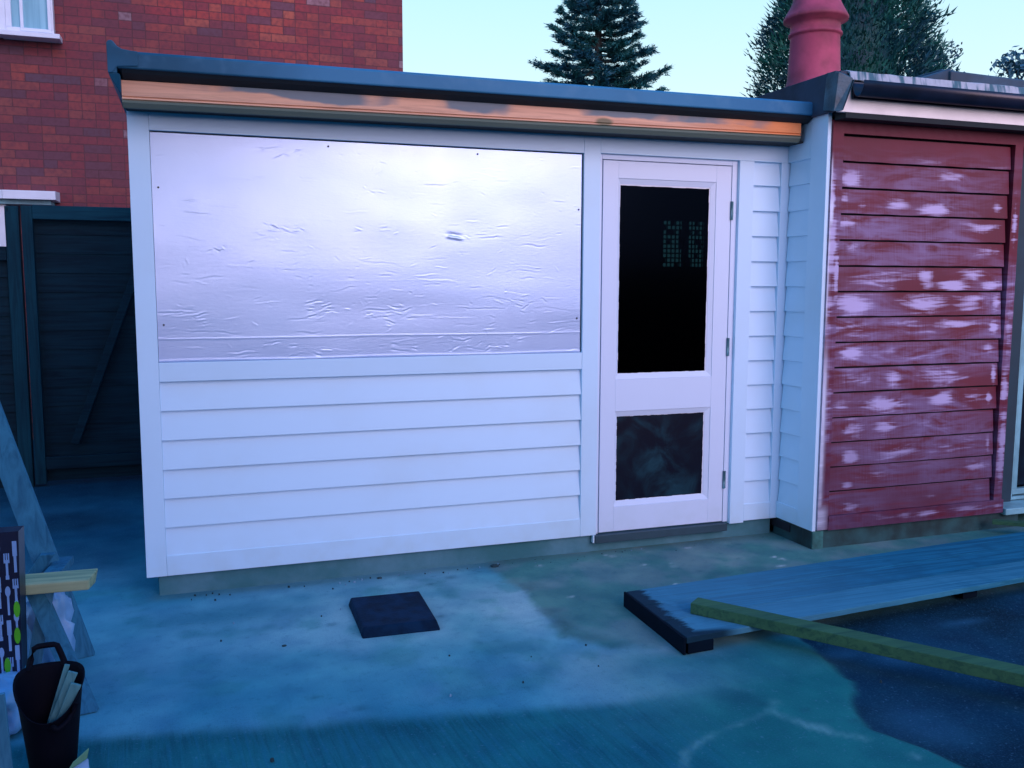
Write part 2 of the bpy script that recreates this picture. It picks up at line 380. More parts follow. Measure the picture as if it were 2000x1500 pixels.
def mk_plank(name, c, dark):
    M = MN(name, .75, .1); x, y, z = M.sep(); n = M.noise(1.5, 6, M.mapv((.96, 26, 26), rot=(0, 0, -.073)), .65, 1.0)
    col = M.mix(M.step(n, .35, .70), c, dark); col = M.mix(M.math('MULTIPLY', M.step(M.noise(7, 5), .45, .7), .5), col, dark)
    u = M.math('ADD', M.math('MULTIPLY', M.math('SUBTRACT', x, 3.757), .90), M.math('MULTIPLY', M.math('ADD', y, 1.352), -.03))
    wet = M.step(M.math('ADD', u, M.math('MULTIPLY', M.math('SUBTRACT', M.noise(9, 5, M.mapv((1, 2.4, 1)), .7), .5), .16)), .085, .045)
    near = M.step(M.math('ADD', M.math('SUBTRACT', M.math('ADD', y, 1.352), M.math('MULTIPLY', u, .14)), M.math('MULTIPLY', u, .30)), .09, .04)
    wet = M.math('MAXIMUM', wet, M.math('MULTIPLY', near, M.step(u, .26, .16)))
    edge = M.math('MULTIPLY', M.step(u, .24, .06), M.step(M.noise(14, 4), .45, .6)); col = M.mix(M.math('MULTIPLY', edge, .35), col, (.06, .32, .46))
    col = M.mix(M.math('MULTIPLY', M.step(u, 1.5, .2), .45), col, (.085, .26, .36))
    M.col(M.mix(M.math('MULTIPLY', wet, .92), col, (.002, .016, .03))); M.bump(n, .25, .002); return M.m
m_plankend = simple('wet_plank_end', (.001, .007, .016), .85, spec=.08)
m_treated = wood('treated_timber', (.045, .14, .07), (.018, .075, .05), axis='x')
m_offcut = wood('pine_offcut', (.34, .42, .25), (.12, .22, .15), axis='x')
m_trestle = wood('painted_trestle_wood', (.03, .17, .27), (.014, .09, .16), axis='z', knots=False)
m_trestle2 = wood('pale_trestle_wood', (.06, .24, .38), (.03, .15, .25), axis='z', knots=False)
m_slab = simple('slate_blue_slab', (.002, .018, .045), .8, var=.4, sc=14, bump=.5, bd=.004, spec=.1)
m_rubber = simple('black_rubber', (.0012, .002, .007), .75, bump=0, spec=.12)
m_splint = wood('split_wood', (.10, .28, .30), (.04, .15, .17), axis='z', knots=False)
m_sack = simple('white_plastic_sack', (.18, .40, .66), .35, var=.2, bump=.1)
m_hinge = simple('steel_hinge', (.10, .24, .28), .4, metal=.5, bump=0)
m_bagd = simple('navy_bag_fabric', (.003, .008, .03), .35, bump=0)
m_bagw = simple('bag_print_white', (.16, .33, .60), .5, bump=0)
m_bagg = simple('bag_print_green', (.06, .38, .01), .5, bump=0)
m_purple = simple('packet_purple', (.10, .03, .25), .5, bump=0)
m_pgreen = simple('packet_green', (.08, .25, .14), .5, bump=0)
m_curtain = None
def mk_curtain():
    M = MN('net_curtain', .6, .4); x, y, z = M.sep()
    f = M.noise(1, 3, M.comb(M.math('MULTIPLY', x, 26), y, M.math('MULTIPLY', z, .8))); M.col(M.mix(M.step(f, .3, .7), (.17, .42, .50), (.28, .58, .66))); return M.m
m_curtain = mk_curtain()
m_bark = simple('bark', (.02, .03, .03), .9)
def leafm(name, a, b):
    M = MN(name, .6, .3); n = M.noise(1.3, 3); n2 = M.noise(8, 2); M.col(M.mix(M.step(n, .35, .65), a, b)); return M.m
m_cedar = leafm('cedar_needles', (.006, .070, .11), (.016, .13, .13))
m_cyp = leafm('cypress_foliage', (.004, .052, .075), (.010, .115, .085))
m_leaf = leafm('broad_leaves', (.010, .05, .10), (.03, .12, .17))

# ------------------------------------------------------------------ ground (one sheet)
def mk_ground():
    M = MN('concrete_ground', .9, .08)
    at = M.n('ShaderNodeAttribute', attribute_name='tone'); c = at.outputs['Color']; br = at.outputs['Alpha']
    x, y, z = M.sep()
    v = M.comb(M.math('ADD', M.math('MULTIPLY', x, 55), M.math('MULTIPLY', y, 4)), M.math('MULTIPLY', y, 3.5), 0); n = M.noise(1, 4, v, .6, .6)
    c = M.mix(M.math('MULTIPLY', M.math('MULTIPLY', M.step(n, .40, .75), br), .5), c, (.012, .15, .24))
    c = M.mix(M.math('MULTIPLY', M.math('MULTIPLY', M.step(n, .55, .30), br), .35), c, (.004, .06, .11))
    f = M.noise(140, 3); g = M.noise(22, 5, None, .65)
    c = M.mix(M.math('MULTIPLY', M.step(f, .45, .75), .12), c, (.08, .26, .38))
    c = M.mix(M.math('MULTIPLY', M.step(g, .50, .8), .30), c, (.01, .09, .13))
    sp_ = M.noise(330, 2); c = M.mix(M.math('MULTIPLY', M.step(sp_, .58, .72), .5), c, (.004, .05, .09)); pt_ = M.noise(60, 3, None, .7); c = M.mix(M.math('MULTIPLY', M.step(pt_, .60, .72), .35), c, (.09, .24, .34))
    M.col(c)
    h = M.math('ADD', M.math('MULTIPLY', f, .35), M.math('ADD', M.math('MULTIPLY', g, .6), M.math('MULTIPLY', M.math('MULTIPLY', n, br), 1.1)))
    M.bump(h, .45, .006); return M.m
m_ground = mk_ground()
def seg_dist(X, Y, pts):
    D = np.full(X.shape, 9e9)
    for (x0, y0), (x1, y1) in zip(pts[:-1], pts[1:]):
        dx, dy = x1 - x0, y1 - y0; t = np.clip(((X - x0) * dx + (Y - y0) * dy) / (dx * dx + dy * dy), 0, 1)
        D = np.minimum(D, np.hypot(X - x0 - t * dx, Y - y0 - t * dy))
    return D
def make_ground():
    xs = np.concatenate([[-300, -100, -40, -20, -10, -5, -2, -.5], np.arange(0.2, 8, .02), [8.5, 10, 14, 20, 40, 100, 300]])
    ys = np.concatenate([[-300, -100, -40, -20, -10, -6, -4.5], np.arange(-3.6, 3.2, .02), [3.6, 5, 8, 12, 20, 40, 100, 300]])
    X, Y = np.meshgrid(xs, ys)
    w = (fbm(X, Y, 4, 4, 1) - .5) * .16; w2 = (fbm(X, Y, 16, 3, 4) - .5) * .06
    n = fbm(X, Y, 1.7, 4, 7)[..., None]; n2 = fbm(X, Y, 6, 4, 9)[..., None]
    A = lambda *c: np.array(c)
    light = A(.060, .235, .42); mid = A(.030, .19, .35)
    C = light + (mid - light) * sst(.35, .65, n)
    C = C + (A(.018, .15, .24) - C) * (sst(.55, .75, n2) * .5)
    # passage by the gate: the extension's shade painted into the colour
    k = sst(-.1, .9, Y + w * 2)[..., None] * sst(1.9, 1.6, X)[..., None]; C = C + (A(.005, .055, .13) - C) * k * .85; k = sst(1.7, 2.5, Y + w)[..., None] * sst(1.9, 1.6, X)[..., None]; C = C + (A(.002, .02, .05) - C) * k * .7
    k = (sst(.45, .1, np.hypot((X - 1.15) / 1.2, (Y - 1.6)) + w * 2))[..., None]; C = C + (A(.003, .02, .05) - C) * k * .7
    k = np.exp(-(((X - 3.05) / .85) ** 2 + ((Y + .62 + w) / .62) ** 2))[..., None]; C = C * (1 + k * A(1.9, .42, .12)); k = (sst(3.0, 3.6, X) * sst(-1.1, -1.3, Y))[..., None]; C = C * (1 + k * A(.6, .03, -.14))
    # old darker concrete by the door, ragged edge
    ex = np.interp(Y, [-1.32, -1.2, -1.0, -.5, 0.1], [3.75, 3.5, 3.36, 3.43, 3.36]) + w * .6 + w2
    m1 = sst(-.03, .03, X - ex) * sst(-1.27, -1.19, Y + w * .5 + w2)
    old = A(.045, .155, .18) + (A(.095, .185, .24) - A(.045, .155, .18)) * sst(.35, .7, n2)
    C = C + (old - C) * m1[..., None] * .9
    m1e = np.exp(-((X - ex - .05) / .06) ** 2) * sst(-1.3, -1.0, Y) * sst(0, -.6, Y); C = C + (A(.008, .07, .09) - C) * (m1e * m1 * .55 * sst(.4, .7, n2[..., 0]))[..., None]
    # brushed, mossier concrete in the foreground
    ey = np.interp(X, [1.0, 1.97, 2.4, 2.86, 3.2, 3.8, 4.5], [-1.25, -1.36, -1.48, -1.55, -1.62, -1.62, -1.6]) + w * .4 + w2 * .5
    m2 = sst(.03, -.05, Y - ey)
    C = C + (A(.003, .105, .155) - C) * (m2 * .9)[..., None]
    edge = np.exp(-((Y - ey + .05) / .06) ** 2); C = C + (A(.003, .065, .10) - C) * (edge * .5 * sst(3.3, 2.6, X))[..., None]
    # greener ground beyond the brushed part
    k = sst(3.35, 3.7, X + w) * sst(-1.25, -1.4, Y + w); C = C + (A(.008, .125, .165) - C) * (k * .85)[..., None]
    k = np.exp(-(((X - 3.62) / .22) ** 2 + ((Y + 1.52) / .17) ** 2)); C = C + (A(.07, .22, .34) - C) * (k * .7)[..., None]
    # pale cement veins
    for pts, wd in (([(3.30, -2.10), (3.44, -1.98), (3.62, -1.90), (3.80, -1.86), (3.86, -1.80), (3.84, -1.70), (3.76, -1.62)], .016),
                    ([(3.80, -1.87), (3.86, -1.98), (3.98, -2.10), (4.05, -2.25)], .022), ([(3.3, -2.1), (3.22, -2.3)], .02)):
        d = seg_dist(X + w * .5, Y + w2, pts); C = C + (A(.10, .27, .36) - C) * (np.exp(-(d / wd * 1.25) ** 2) * .8 * sst(.25, .6, n2[..., 0]))[..., None]
    k = np.exp(-(((X - 3.78) / .09) ** 2 + ((Y + 1.74) / .07) ** 2)); C = C + (A(.006, .07, .12) - C) * (k * .7)[..., None]
    # sunk damp dark patch on the right
    ex2 = np.interp(Y, [-2.6, -2.37, -2.2, -2.05, -1.93, -1.75, -1.55, -1.42, -1.25], [4.25, 4.17, 4.13, 4.05, 4.10, 4.24, 4.27, 4.30, 4.3]) + w2 + w * .35
    m3 = sst(-.025, .035, X - ex2 + w2 * 1.6) * sst(-1.12, -1.28, Y - (X - 4.3) * .07)
    dk = A(.001, .015, .035) + (A(.002, .032, .085) - A(.001, .015, .035)) * sst(.35, .7, n)
    C = C + (dk - C) * m3[..., None]
    for cx, cy, sx, sy, a in ((4.36, -1.52, .09, .05, .5), (4.25, -2.08, .16, .15, .55), (5.1, -1.40, .12, .03, .45), (4.55, -1.62, .2, .06, .35)):
        k = np.exp(-(((X - cx) / sx) ** 2 + ((Y - cy) / sy) ** 2)) * m3 * (.5 + n2[..., 0]); C = C + (A(.02, .11, .26) - C) * (k * a)[..., None]
    q = fbm(X, Y, 9, 4, 31)[..., None]; C = C * (1 + (q - .5) * A(.8, .6, .4)); q = fbm(X * 1.0, Y, 2.6, 3, 37)[..., None]; C = C * (1 + (q - .5) * A(.9, .35, .25))
    # spots, drips of paint, stains
    R2 = np.random.default_rng(5)
    for _ in range(26):
        cx, cy = R2.uniform(1.7, 5), R2.uniform(-2, -.1); r = R2.uniform(.008, .03)
        k = np.exp(-(((X - cx) / r) ** 2 + ((Y - cy) / r * 1.3) ** 2)); C = C + (A(.008, .07, .12) - C) * (k * .55)[..., None]
    for _ in range(16):
        cx, cy = R2.uniform(3.5, 5.1), R2.uniform(-.6, -.05); r = R2.uniform(.004, .010)
        k = np.exp(-(((X - cx) / r / 1.8) ** 2 + ((Y - cy) / r) ** 2)); C = C + (A(.45, .55, .75) - C) * (k * .8)[..., None]
    k = np.exp(-(((X - 2.05) / .35) ** 2 + ((Y + .33) / .12) ** 2)); C = C + (A(.012, .12, .22) - C) * (k * .6)[..., None]
    # moss line where the plinth meets the ground
    k = np.exp(-((Y - .0) / .05) ** 2) * sst(1.7, 1.8, X) * sst(5.2, 5.1, X); C = C + (A(.07, .14, .17) - C) * (k * .5)[..., None]
    # lawn and beds far away
    far = sst(6, 9, np.maximum(np.abs(X - 4), np.abs(Y + 1)))[..., None]; C = C + (A(.01, .06, .03) - C) * far
    br = m2 * sst(3.75, 3.2, X) * (1 - m3) + .25 * (1 - m2) * sst(-.9, -1.3, Y) * (1 - m3)
    Z = (fbm(X, Y, 2.2, 3, 2) - .5) * .008 - m3 * .018 + m1 * .004 - m2 * .006
    Z = Z * sst(9, 5, np.hypot(X - 3, Y + 1)) 
    P = np.stack([X, Y, Z], 2); C = C * A(1.38, 1.26, .92); K = np.concatenate([np.clip(C, 0, 1), br[..., None]], 2)
    o = grid_mesh('ground', P, m_ground, attrs={'tone': K}); o['kind'] = 'structure'; return o
make_ground()

# ------------------------------------------------------------------ brick house behind
bh = empty('brick_house', (1, 4.9, 0), 'red brick house wall behind the grey roof edge, white framed window at its left', 'house')
MB().box(-4.0, 4.03, 4.9, 11, -.02, 5.6).build('wall', m_brick, bh)
r = MB(); r.prism_x([(4.55, 5.6), (7.95, 8.3), (11.35, 5.6), (11.35, 5.5), (4.55, 5.5)], -4.3, 4.3); r.build('roof', m_felt, bh)
def frame_rect(mb, x0, x1, z0, z1, y0, y1, t):
    mb.box(x0, x1, y0, y1, z0, z0 + t); mb.box(x0, x1, y0, y1, z1 - t, z1)
    mb.box(x0, x0 + t, y0, y1, z0 + t, z1 - t); mb.box(x1 - t, x1, y0, y1, z0 + t, z1 - t)
win = MB(); frame_rect(win, .50, .875, 3.62, 4.75, 4.80, 4.897, .045); win.box(.40, .50, 4.79, 4.897, 3.62, 4.75)
frame_rect(win, .615, .86, 3.632, 4.7, 4.785, 4.80, .026)
wo = win.build('window', m_upvc, bh, .003)
MB().box(.545, .83, 4.83, 4.845, 3.665, 4.705).build('pane', m_curtain, wo)
MB().hexa([(.46, 4.72, 3.575), (.93, 4.72, 3.575), (.93, 4.897, 3.575), (.46, 4.897, 3.575), (.46, 4.72, 3.615), (.93, 4.72, 3.615), (.93, 4.897, 3.62), (.46, 4.897, 3.62)]).build('sill', m_upvc, wo, .003)
# receding side of the bay
w2 = MB(); w2.hexa([(.0, 4.90, 3.575), (.458, 4.72, 3.575), (.458, 4.86, 3.575), (.0, 5.02, 3.575), (.0, 4.90, 3.615), (.458, 4.72, 3.615), (.458, 4.86, 3.615), (.0, 5.02, 3.615)])
w2.hexa([(.05, 4.93, 3.62), (.39, 4.80, 3.62), (.39, 4.86, 3.62), (.05, 5.0, 3.62), (.05, 4.93, 3.67), (.39, 4.80, 3.67), (.39, 4.86, 3.67), (.05, 5.0, 3.67)])
w2.build('window', m_upvc, bh, .002)
can = MB(); can.hexa([(.43, 4.60, 2.17), (.845, 4.60, 2.17), (.845, 4.897, 2.17), (.43, 4.897, 2.17), (.43, 4.60, 2.245), (.845, 4.60, 2.245), (.845, 4.897, 2.26), (.43, 4.897, 2.26)])
can.hexa([(-.1, 4.85, 2.17), (.428, 4.60, 2.17), (.428, 4.89, 2.17), (-.1, 4.89, 2.17), (-.1, 4.85, 2.245), (.428, 4.60, 2.245), (.428, 4.89, 2.26), (-.1, 4.89, 2.26)])
cn = can.build('canopy', m_upvc, bh, .003)
MB().box(.0, .80, 4.66, 4.897, 2.13, 2.168).build('soffit', simple('canopy_soffit', (.16, .36, .42), .5), cn)
MB().box(.30, .435, 4.70, 4.897, 1.0, 2.128).build('window_frame', m_upvc, bh, .003)

# ------------------------------------------------------------------ side gate and fence
gt = empty('side_gate', (1.3, 2.75, 0), 'dark stained timber gate with diagonal brace between the brick house and white extension', 'gate')
g = MB()
for i in range(14):
    z0 = .03 + i * .135
    g.hexa([(.93, 2.775, z0), (1.70, 2.775, z0), (1.70, 2.79, z0), (.93, 2.79, z0), (.93, 2.782, z0 + .148), (1.70, 2.782, z0 + .148), (1.70, 2.787, z0 + .148), (.93, 2.787, z0 + .148)])
g.build('boarding', m_gate, gt)
MB().box(.865, .935, 2.72, 2.775, .02, 1.975).build('stile', m_gatef, gt, .003)
MB().box(.936, 1.70, 2.72, 2.775, 1.885, 1.98).build('top_rail', wood('gate_rail_timber', (.005, .060, .085), (.002, .03, .05)), gt, .003)
MB().bar((1.62, 2.745, 1.62), (1.13, 2.745, .30), .055, .075, up=(0, 1, 0)).build('brace', m_gate, gt, .003)
MB().box(.936, 1.70, 2.725, 2.774, .12, .21).build('bottom_rail', m_gate, gt, .003)
l = MB(); l.box(1.575, 1.625, 2.70, 2.72, .98, 1.02); l.tube([(1.59, 2.69, 1.0), (1.64, 2.69, 1.0)], .008); l.build('latch', m_hinge, gt)
gp = MB().box(.765, .850, 2.72, 2.80, 0, 1.97).build('gate_post', m_gatef, None, .004); tag(gp, 'dark green stained square post on the left of the side gate', 'post')
fn = empty('garden_fence', (.3, 2.76, 0), 'low dark timber fence left of the gate post, lower than the gate', 'fence')
f = MB()
for i in range(12): f.hexa([(-2, 2.765, i * .135), (.76, 2.765, i * .135), (.76, 2.785, i * .135), (-2, 2.785, i * .135), (-2, 2.775, i * .135 + .15), (.76, 2.775, i * .135 + .15), (.76, 2.782, i * .135 + .15), (-2, 2.782, i * .135 + .15)])
f.build('boarding', m_gate, fn); MB().box(-2, .762, 2.73, 2.764, 1.60, 1.695).build('top_rail', m_gate, fn, .003)

# ------------------------------------------------------------------ white extension
ex = empty('white_extension', (3.4, 0, 0), 'white boarded flat roof extension with foil covered window opening and half glazed door', 'extension')
# dark shell (open towards the shed interior) with floor and back wall
sh = MB()
sh.box(1.78, 1.86, .035, 3.0, .1, 2.28)                                   # left wall
sh.box(1.86, 3.99, .035, .09, .1, 1.08); sh.box(1.86, 3.99, .035, .09, 2.12, 2.28)  # behind the cladding
sh.box(1.86, 3.99, .045, .09, 1.08, 2.12)
sh.box(3.99, 4.83, .06, .1, 2.13, 2.28); sh.box(4.83, 5.12, .035, .09, .1, 2.28)
sh.box(1.78, 5.12, .09, 3.0, .05, .095)
sh.box(1.78, 5.12, 3.0, 3.08, 0, 2.28)
sh.build('inner_wall', m_black, ex)
side = MB().box(1.742, 1.779, .02, 3.08, .1, 2.28).build('side_wall', m_white, ex)
pl = MB(); pl.box(1.784, 5.115, .03, .09, -.05, .098); pl.box(1.784, 1.86, .09, 3.0, -.05, .0985); pl.build('plinth', m_plinth, ex, .004)
def board(nm, x0, x1, z0, z1, y0=0, y1=.034, lab=None): return MB().box(x0, x1, y0, y1, z0, z1).build(nm, m_white, ex, .0018, lab)
board('corner_board', 1.734, 1.822, .10, 2.30)
board('head_board', 1.8225, 3.8965, 2.115, 2.30, .0008)
board('middle_rail', 1.8225, 3.8965, 1.003, 1.090, .0012)
board('bottom_rail', 1.8225, 3.8965, .10, .195, .001)
board('door_post_board', 3.897, 3.989, .10, 2.30)
board('door_head_board', 3.9895, 5.165, 2.12, 2.30, .001)
board('door_post_board', 4.822, 4.913, .09, 2.1195)
board('bottom_rail', 4.9135, 5.089, .10, .197, .0012)
board('inner_corner_board', 5.0895, 5.165, .10, 2.1195)
MB().box(3.9705, 3.9785, -.004, .02, .058, .0995).build('door_post_tab', m_white, ex)
def cladprof(z0, n, pitch, y_front, thick=.012, y_back=.034):
    """sawtooth profile of overlapping boards: list of closed (y,z) polygons"""
    res = []
    for i in range(n):
        a = z0 + i * pitch; b = a + pitch
        res.append([(y_front, a + .0004), (y_front + thick, b + .006), (y_back, b + .006), (y_back, a + .0004)])
    return res
def cladding(name, x0, x1, z0, n, pitch, yf, mat, parent, seg=1):
    mb = MB()
    for i in range(n):
        a = z0 + i * pitch; b = a + pitch; t = .021
        y_b = yf + (.0007 * ((i * 7) % 3 - 1))
        mb.prism_x([(y_b + .001, a), (y_b, a + .003), (y_b + t, b + .004), (y_b + .028, b + .004), (y_b + .028, a)], x0, x1, 0, 0, n=seg)
    return mb.build(name, mat, parent)
cladding('cladding', 1.8225, 3.8965, .190, 6, .1356, .006, m_white, ex)
cladding('cladding', 4.9135, 5.089, .190, 14, .1385, .006, m_white, ex)
# return wall, facing left
rc = MB()
for i in range(14):
    a = .19 + i * .1385; b = a + .1385
    pts = [(5.136, a), (5.1355, a + .003), (5.1475, b + .004), (5.16, b + .004), (5.16, a)]
    k = len(rc.v); rc.v += [(x, -.005, z) for x, z in pts] + [(x, -.1955, z) for x, z in pts]
    for j in range(5): rc.face((k + j, k + 5 + j, k + 5 + (j + 1) % 5, k + (j + 1) % 5))
    rc.face([k + j for j in reversed(range(5))]); rc.face([k + 5 + j for j in range(5)])
rc.build('return_cladding', m_white, ex)
MB().box(5.129, 5.152, -.333, -.196, .105, 2.36).build('return_corner_board', m_white, ex, .0018)
MB().box(5.1295, 5.152, -.1955, -.0005, .105, .198).build('return_bottom_rail', m_white, ex, .0018)
MB().box(5.1295, 5.152, -.1955, -.0005, 2.12, 2.36).build('return_head_board', m_white, ex, .0018)
# foil-faced insulation board closing the window opening
def make_foil():
    nx, nz = 520, 256
    xs = np.linspace(1.8235, 3.8895, nx); zs = np.linspace(1.0915, 2.1085, nz); X, Z = np.meshgrid(xs, zs)
    H = (fbm(X, Z * 3, 1.6, 2, 21) - .5) * .0035
    R3 = np.random.default_rng(23)
    def crease(cx, cz, L, wd, amp, ang):
        ca, sa = cos(ang), sin(ang); bend = R3.uniform(-1, 1) * .10 * L
        dx, dz = X - cx, Z - cz; u = dx * ca + dz * sa; v = -dx * sa + dz * ca
        v = v + bend * np.sin(u / max(L, .01) * 2.6) + .0013 * np.sin(u * 110 + cx * 50) * min(1, L * 8)
        return amp * np.exp(-(u / L) ** 4) * (np.exp(-(v / wd) ** 2) - .5 * np.exp(-((v - wd * 1.6) / (wd * 1.5)) ** 2))
    for _ in range(260):
        L = R3.choice([.008, .015, .03, .06, .10], p=[.30, .28, .24, .13, .05])
        cz = R3.uniform(1.10, 2.10); 
        if R3.random() < .45: cz = 1.10 + abs(R3.normal()) * .25
        H += crease(R3.uniform(1.83, 3.89), cz, L, R3.uniform(.0020, .0032), R3.uniform(.0002, .0007) * R3.choice([-1, 1]), R3.normal() * (.10 if L > .02 else .5))
    for cx, cz, n, s in ((2.38, 1.70, 12, .05), (2.84, 1.70, 7, .04), (3.22, 1.68, 5, .025), (2.55, 1.33, 14, .05), (2.88, 1.30, 14, .06), (2.1, 1.60, 5, .02), (1.95, 1.32, 9, .05), (2.36, 2.05, 8, .06), (2.8, 1.88, 5, .05), (2.9, 1.13, 12, .09), (2.4, 1.12, 10, .1), (3.4, 1.15, 9, .12), (3.55, 1.35, 9, .07)):
        for _ in range(n):
            H += crease(cx + R3.normal() * s, cz + R3.normal() * s * .35, R3.uniform(.006, .026), .0026, R3.uniform(.0004, .0013) * R3.choice([-1, 1]), R3.normal() * .25)
    H += crease(3.21, 1.675, .04, .007, .0035, -.1)
    for cz, x0, x1 in ((1.52, 2.2, 2.75), (1.41, 2.0, 2.6), (1.62, 1.86, 2.9), (1.46, 2.6, 3.2), (1.75, 2.3, 3.1)):
        H += .00008 * np.exp(-((Z - cz - .004 * np.sin(X * 9)) / .003) ** 2) * sst(x0 - .05, x0 + .05, X) * sst(x1 + .05, x1 - .05, X)
    H += .0008 * np.exp(-((Z - 1.196 - .0015 * np.sin(X * 5)) / .0026) ** 2)                     # long fold near the foot
    H += .0007 * np.exp(-((Z - 1.096 - .002 * np.sin(X * 7)) / .004) ** 2)
    H *= 1.05
    P = np.stack([X, .0165 - H, Z], 2); return grid_mesh('insulation_board', P, m_foil, ex)
fo = make_foil(); fo['label'] = 'wrinkled silver foil faced board screwed into the window opening'
for x, z in ((1.85, 1.87), (2.60, 2.085), (3.33, 2.085), (3.875, 1.83), (3.87, 1.27), (1.85, 1.26)):
    MB().tube([(x, .0185, z), (x, .012, z)], .0045, 10).build('screw', m_screw, fo)
# door
fr = MB(); fr.box(3.9885, 4.009, .022, .10, .10, 2.119); fr.box(4.789, 4.8215, .022, .10, .10, 2.119); fr.box(4.0095, 4.7885, .022, .10, 2.093, 2.119)
fr.build('door_frame', m_doorw, ex, .0015)
MB().box(3.981, 4.80, -.012, .10, .055, .0975).build('threshold', m_sillw, ex, .002)
dr = MB(); D0, D1 = .024, .066
dr.box(4.0160, 4.104, D0, D1, .104, 2.089); dr.box(4.692, 4.7855, D0, D1, .104, 2.089)
dr.box(4.1042, 4.6918, D0 + .0002, D1, 2.0, 2.089); dr.box(4.1042, 4.6918, D0 + .0002, D1, .765, .938); dr.box(4.1042, 4.6918, D0 + .0002, D1, .104, .240)
door = dr.build('door', m_doorw, ex, .0012)
def bead(z0, z1):
    x0, x1 = 4.1043, 4.6917; i = .016; yo, yi = D0 + .004, D0 + .014; b = MB(); v = len(b.v)
    o4 = [(x0, z0), (x1, z0), (x1, z1), (x0, z1)]; i4 = [(x0 + i, z0 + i + .012), (x1 - i - .012, z0 + i + .012), (x1 - i - .012, z1 - i - .012), (x0 + i, z1 - i - .012)]
    b.v += [(x, yo, z) for x, z in o4] + [(x, yi, z) for x, z in i4] + [(x, yi + .016, z) for x, z in i4] + [(x, yi + .016, z) for x, z in o4]
    for j in range(4):
        k = (j + 1) % 4; b.face((j, k, 4 + k, 4 + j)); b.face((4 + j, 4 + k, 8 + k, 8 + j)); b.face((12 + j, 12 + k, k, j))
    return b.build('glazing_bead', m_doorw, door)
bead(.9385, 1.9995); bead(.2405, .7645)
MB().box(4.106, 4.690, D0 + .018, D0 + .024, .94, 1.998).build('glass_pane', m_glass, door)
MB().box(4.106, 4.690, D0 + .018, D0 + .024, .242, .763).build('glass_pane', m_dusty, door, 0, 'dusty dark lower door pane')
# ragged paper/sealant line round the panes
R4 = random.Random(4)
for z0, z1 in ((.966, 1.968), (.268, .737)):
    rg = MB()
    for side_ in range(4):
        n = 26
        for k in range(n):
            t0, t1 = k / n, (k + 1) / n; a = .002 + R4.random() * .0022; y = D0 + .0165
            if side_ == 0: rg.box(4.118 + .542 * t0, 4.118 + .542 * t1, y, y + .001, z1 - a, z1 + .004)
            elif side_ == 1: rg.box(4.118 + .542 * t0, 4.118 + .542 * t1, y, y + .001, z0 - .004, z0 + a)
            elif side_ == 2: rg.box(4.117, 4.119 + a, y, y + .001, z0 + (z1 - z0) * t0, z0 + (z1 - z0) * t1)
            else: rg.box(4.661 - a, 4.664, y, y + .001, z0 + (z1 - z0) * t0, z0 + (z1 - z0) * t1)
    rg.build('sealant_line', m_upvc, door)
for z in (1.85, 1.10, .345):
    h = MB(); h.tube([(4.787, .018, z - .05), (4.787, .018, z + .05)], .0065, 10); h.box(4.787, 4.8, .0195, .0215, z - .05, z + .05); h.build('hinge', m_hinge, door)
# roof edge
m = MB(); X0, X1 = 1.69, 5.125
m.prism_x([(-.224, 2.326), (-.228, 2.331), (-.226, 2.388), (-.214, 2.398), (-.10, 2.385), (.0, 2.36), (.0, 2.326)], X0 + .03, X1, -.004, .012, n=24)
mem = m.build('roof_membrane', m_epdm, ex, .004)
de = MB(); de.prism_x([(-.170, 2.294), (-.205, 2.312), (-.218, 2.3255), (-.0, 2.3255), (-.0, 2.294)], X0 + .045, X1, -.004, .012, n=24); de.build('shaded_lip', m_soffit, ex)  # near-black lip, paints the shadow under the membrane
k = MB(); k.prism_z([(1.684, -.2285), (1.718, -.2285), (1.718, 3.0), (1.684, 3.0)], 2.30, 2.398)
kp = [(1.684, 2.300), (1.683, 2.418), (1.688, 2.427), (1.702, 2.430), (1.710, 2.424), (1.722, 2.408), (1.740, 2.398), (1.775, 2.393), (1.80, 2.392), (1.80, 2.333), (1.72, 2.326), (1.70, 2.300)]
b = len(k.v); k.v += [(x, -.2325, z) for x, z in kp] + [(x, -.185, z) for x, z in kp]; n_ = len(kp)
for q in range(n_): k.face((b + q, b + n_ + q, b + n_ + (q + 1) % n_, b + (q + 1) % n_))
k.face([b + q for q in range(n_)]); k.face([b + n_ + q for q in reversed(range(n_))])
k.hexa([(1.722, -.185, 2.232), (1.7285, -.185, 2.232), (1.7285, .2, 2.232), (1.722, .2, 2.232), (1.6845, -.2285, 2.2995), (1.7285, -.2285, 2.2995), (1.7285, .2, 2.2995), (1.6845, .2, 2.2995)])
k.build('roof_kerb', m_epdm, ex, .004)
MB().prism_x([(.001, 2.30), (.001, 2.335), (3.1, 2.36), (3.1, 2.30)], 1.72, 5.12).build('roof_deck', m_felt, ex)
tf = MB()
tf.prism_x([(-.165, 2.300), (-.168, 2.236), (-.160, 2.2345), (-.160, 2.2315), (-.168, 2.230), (-.169, 2.224), (-.160, 2.2225), (-.160, 2.2195), (-.168, 2.218), (-.167, 2.209), (-.150, 2.1905), (-.135, 2.190), (-.135, 2.300)], 1.729, 5.085, -.013, .0165, n=30)
tf.build('fascia_board', m_fascia, ex, .0006)
MB().prism_x([(-.134, 2.196), (-.134, 2.206), (-.001, 2.206), (-.001, 2.196)], 1.735, 5.126, -.005, .012).build('soffit', m_soffit, ex)

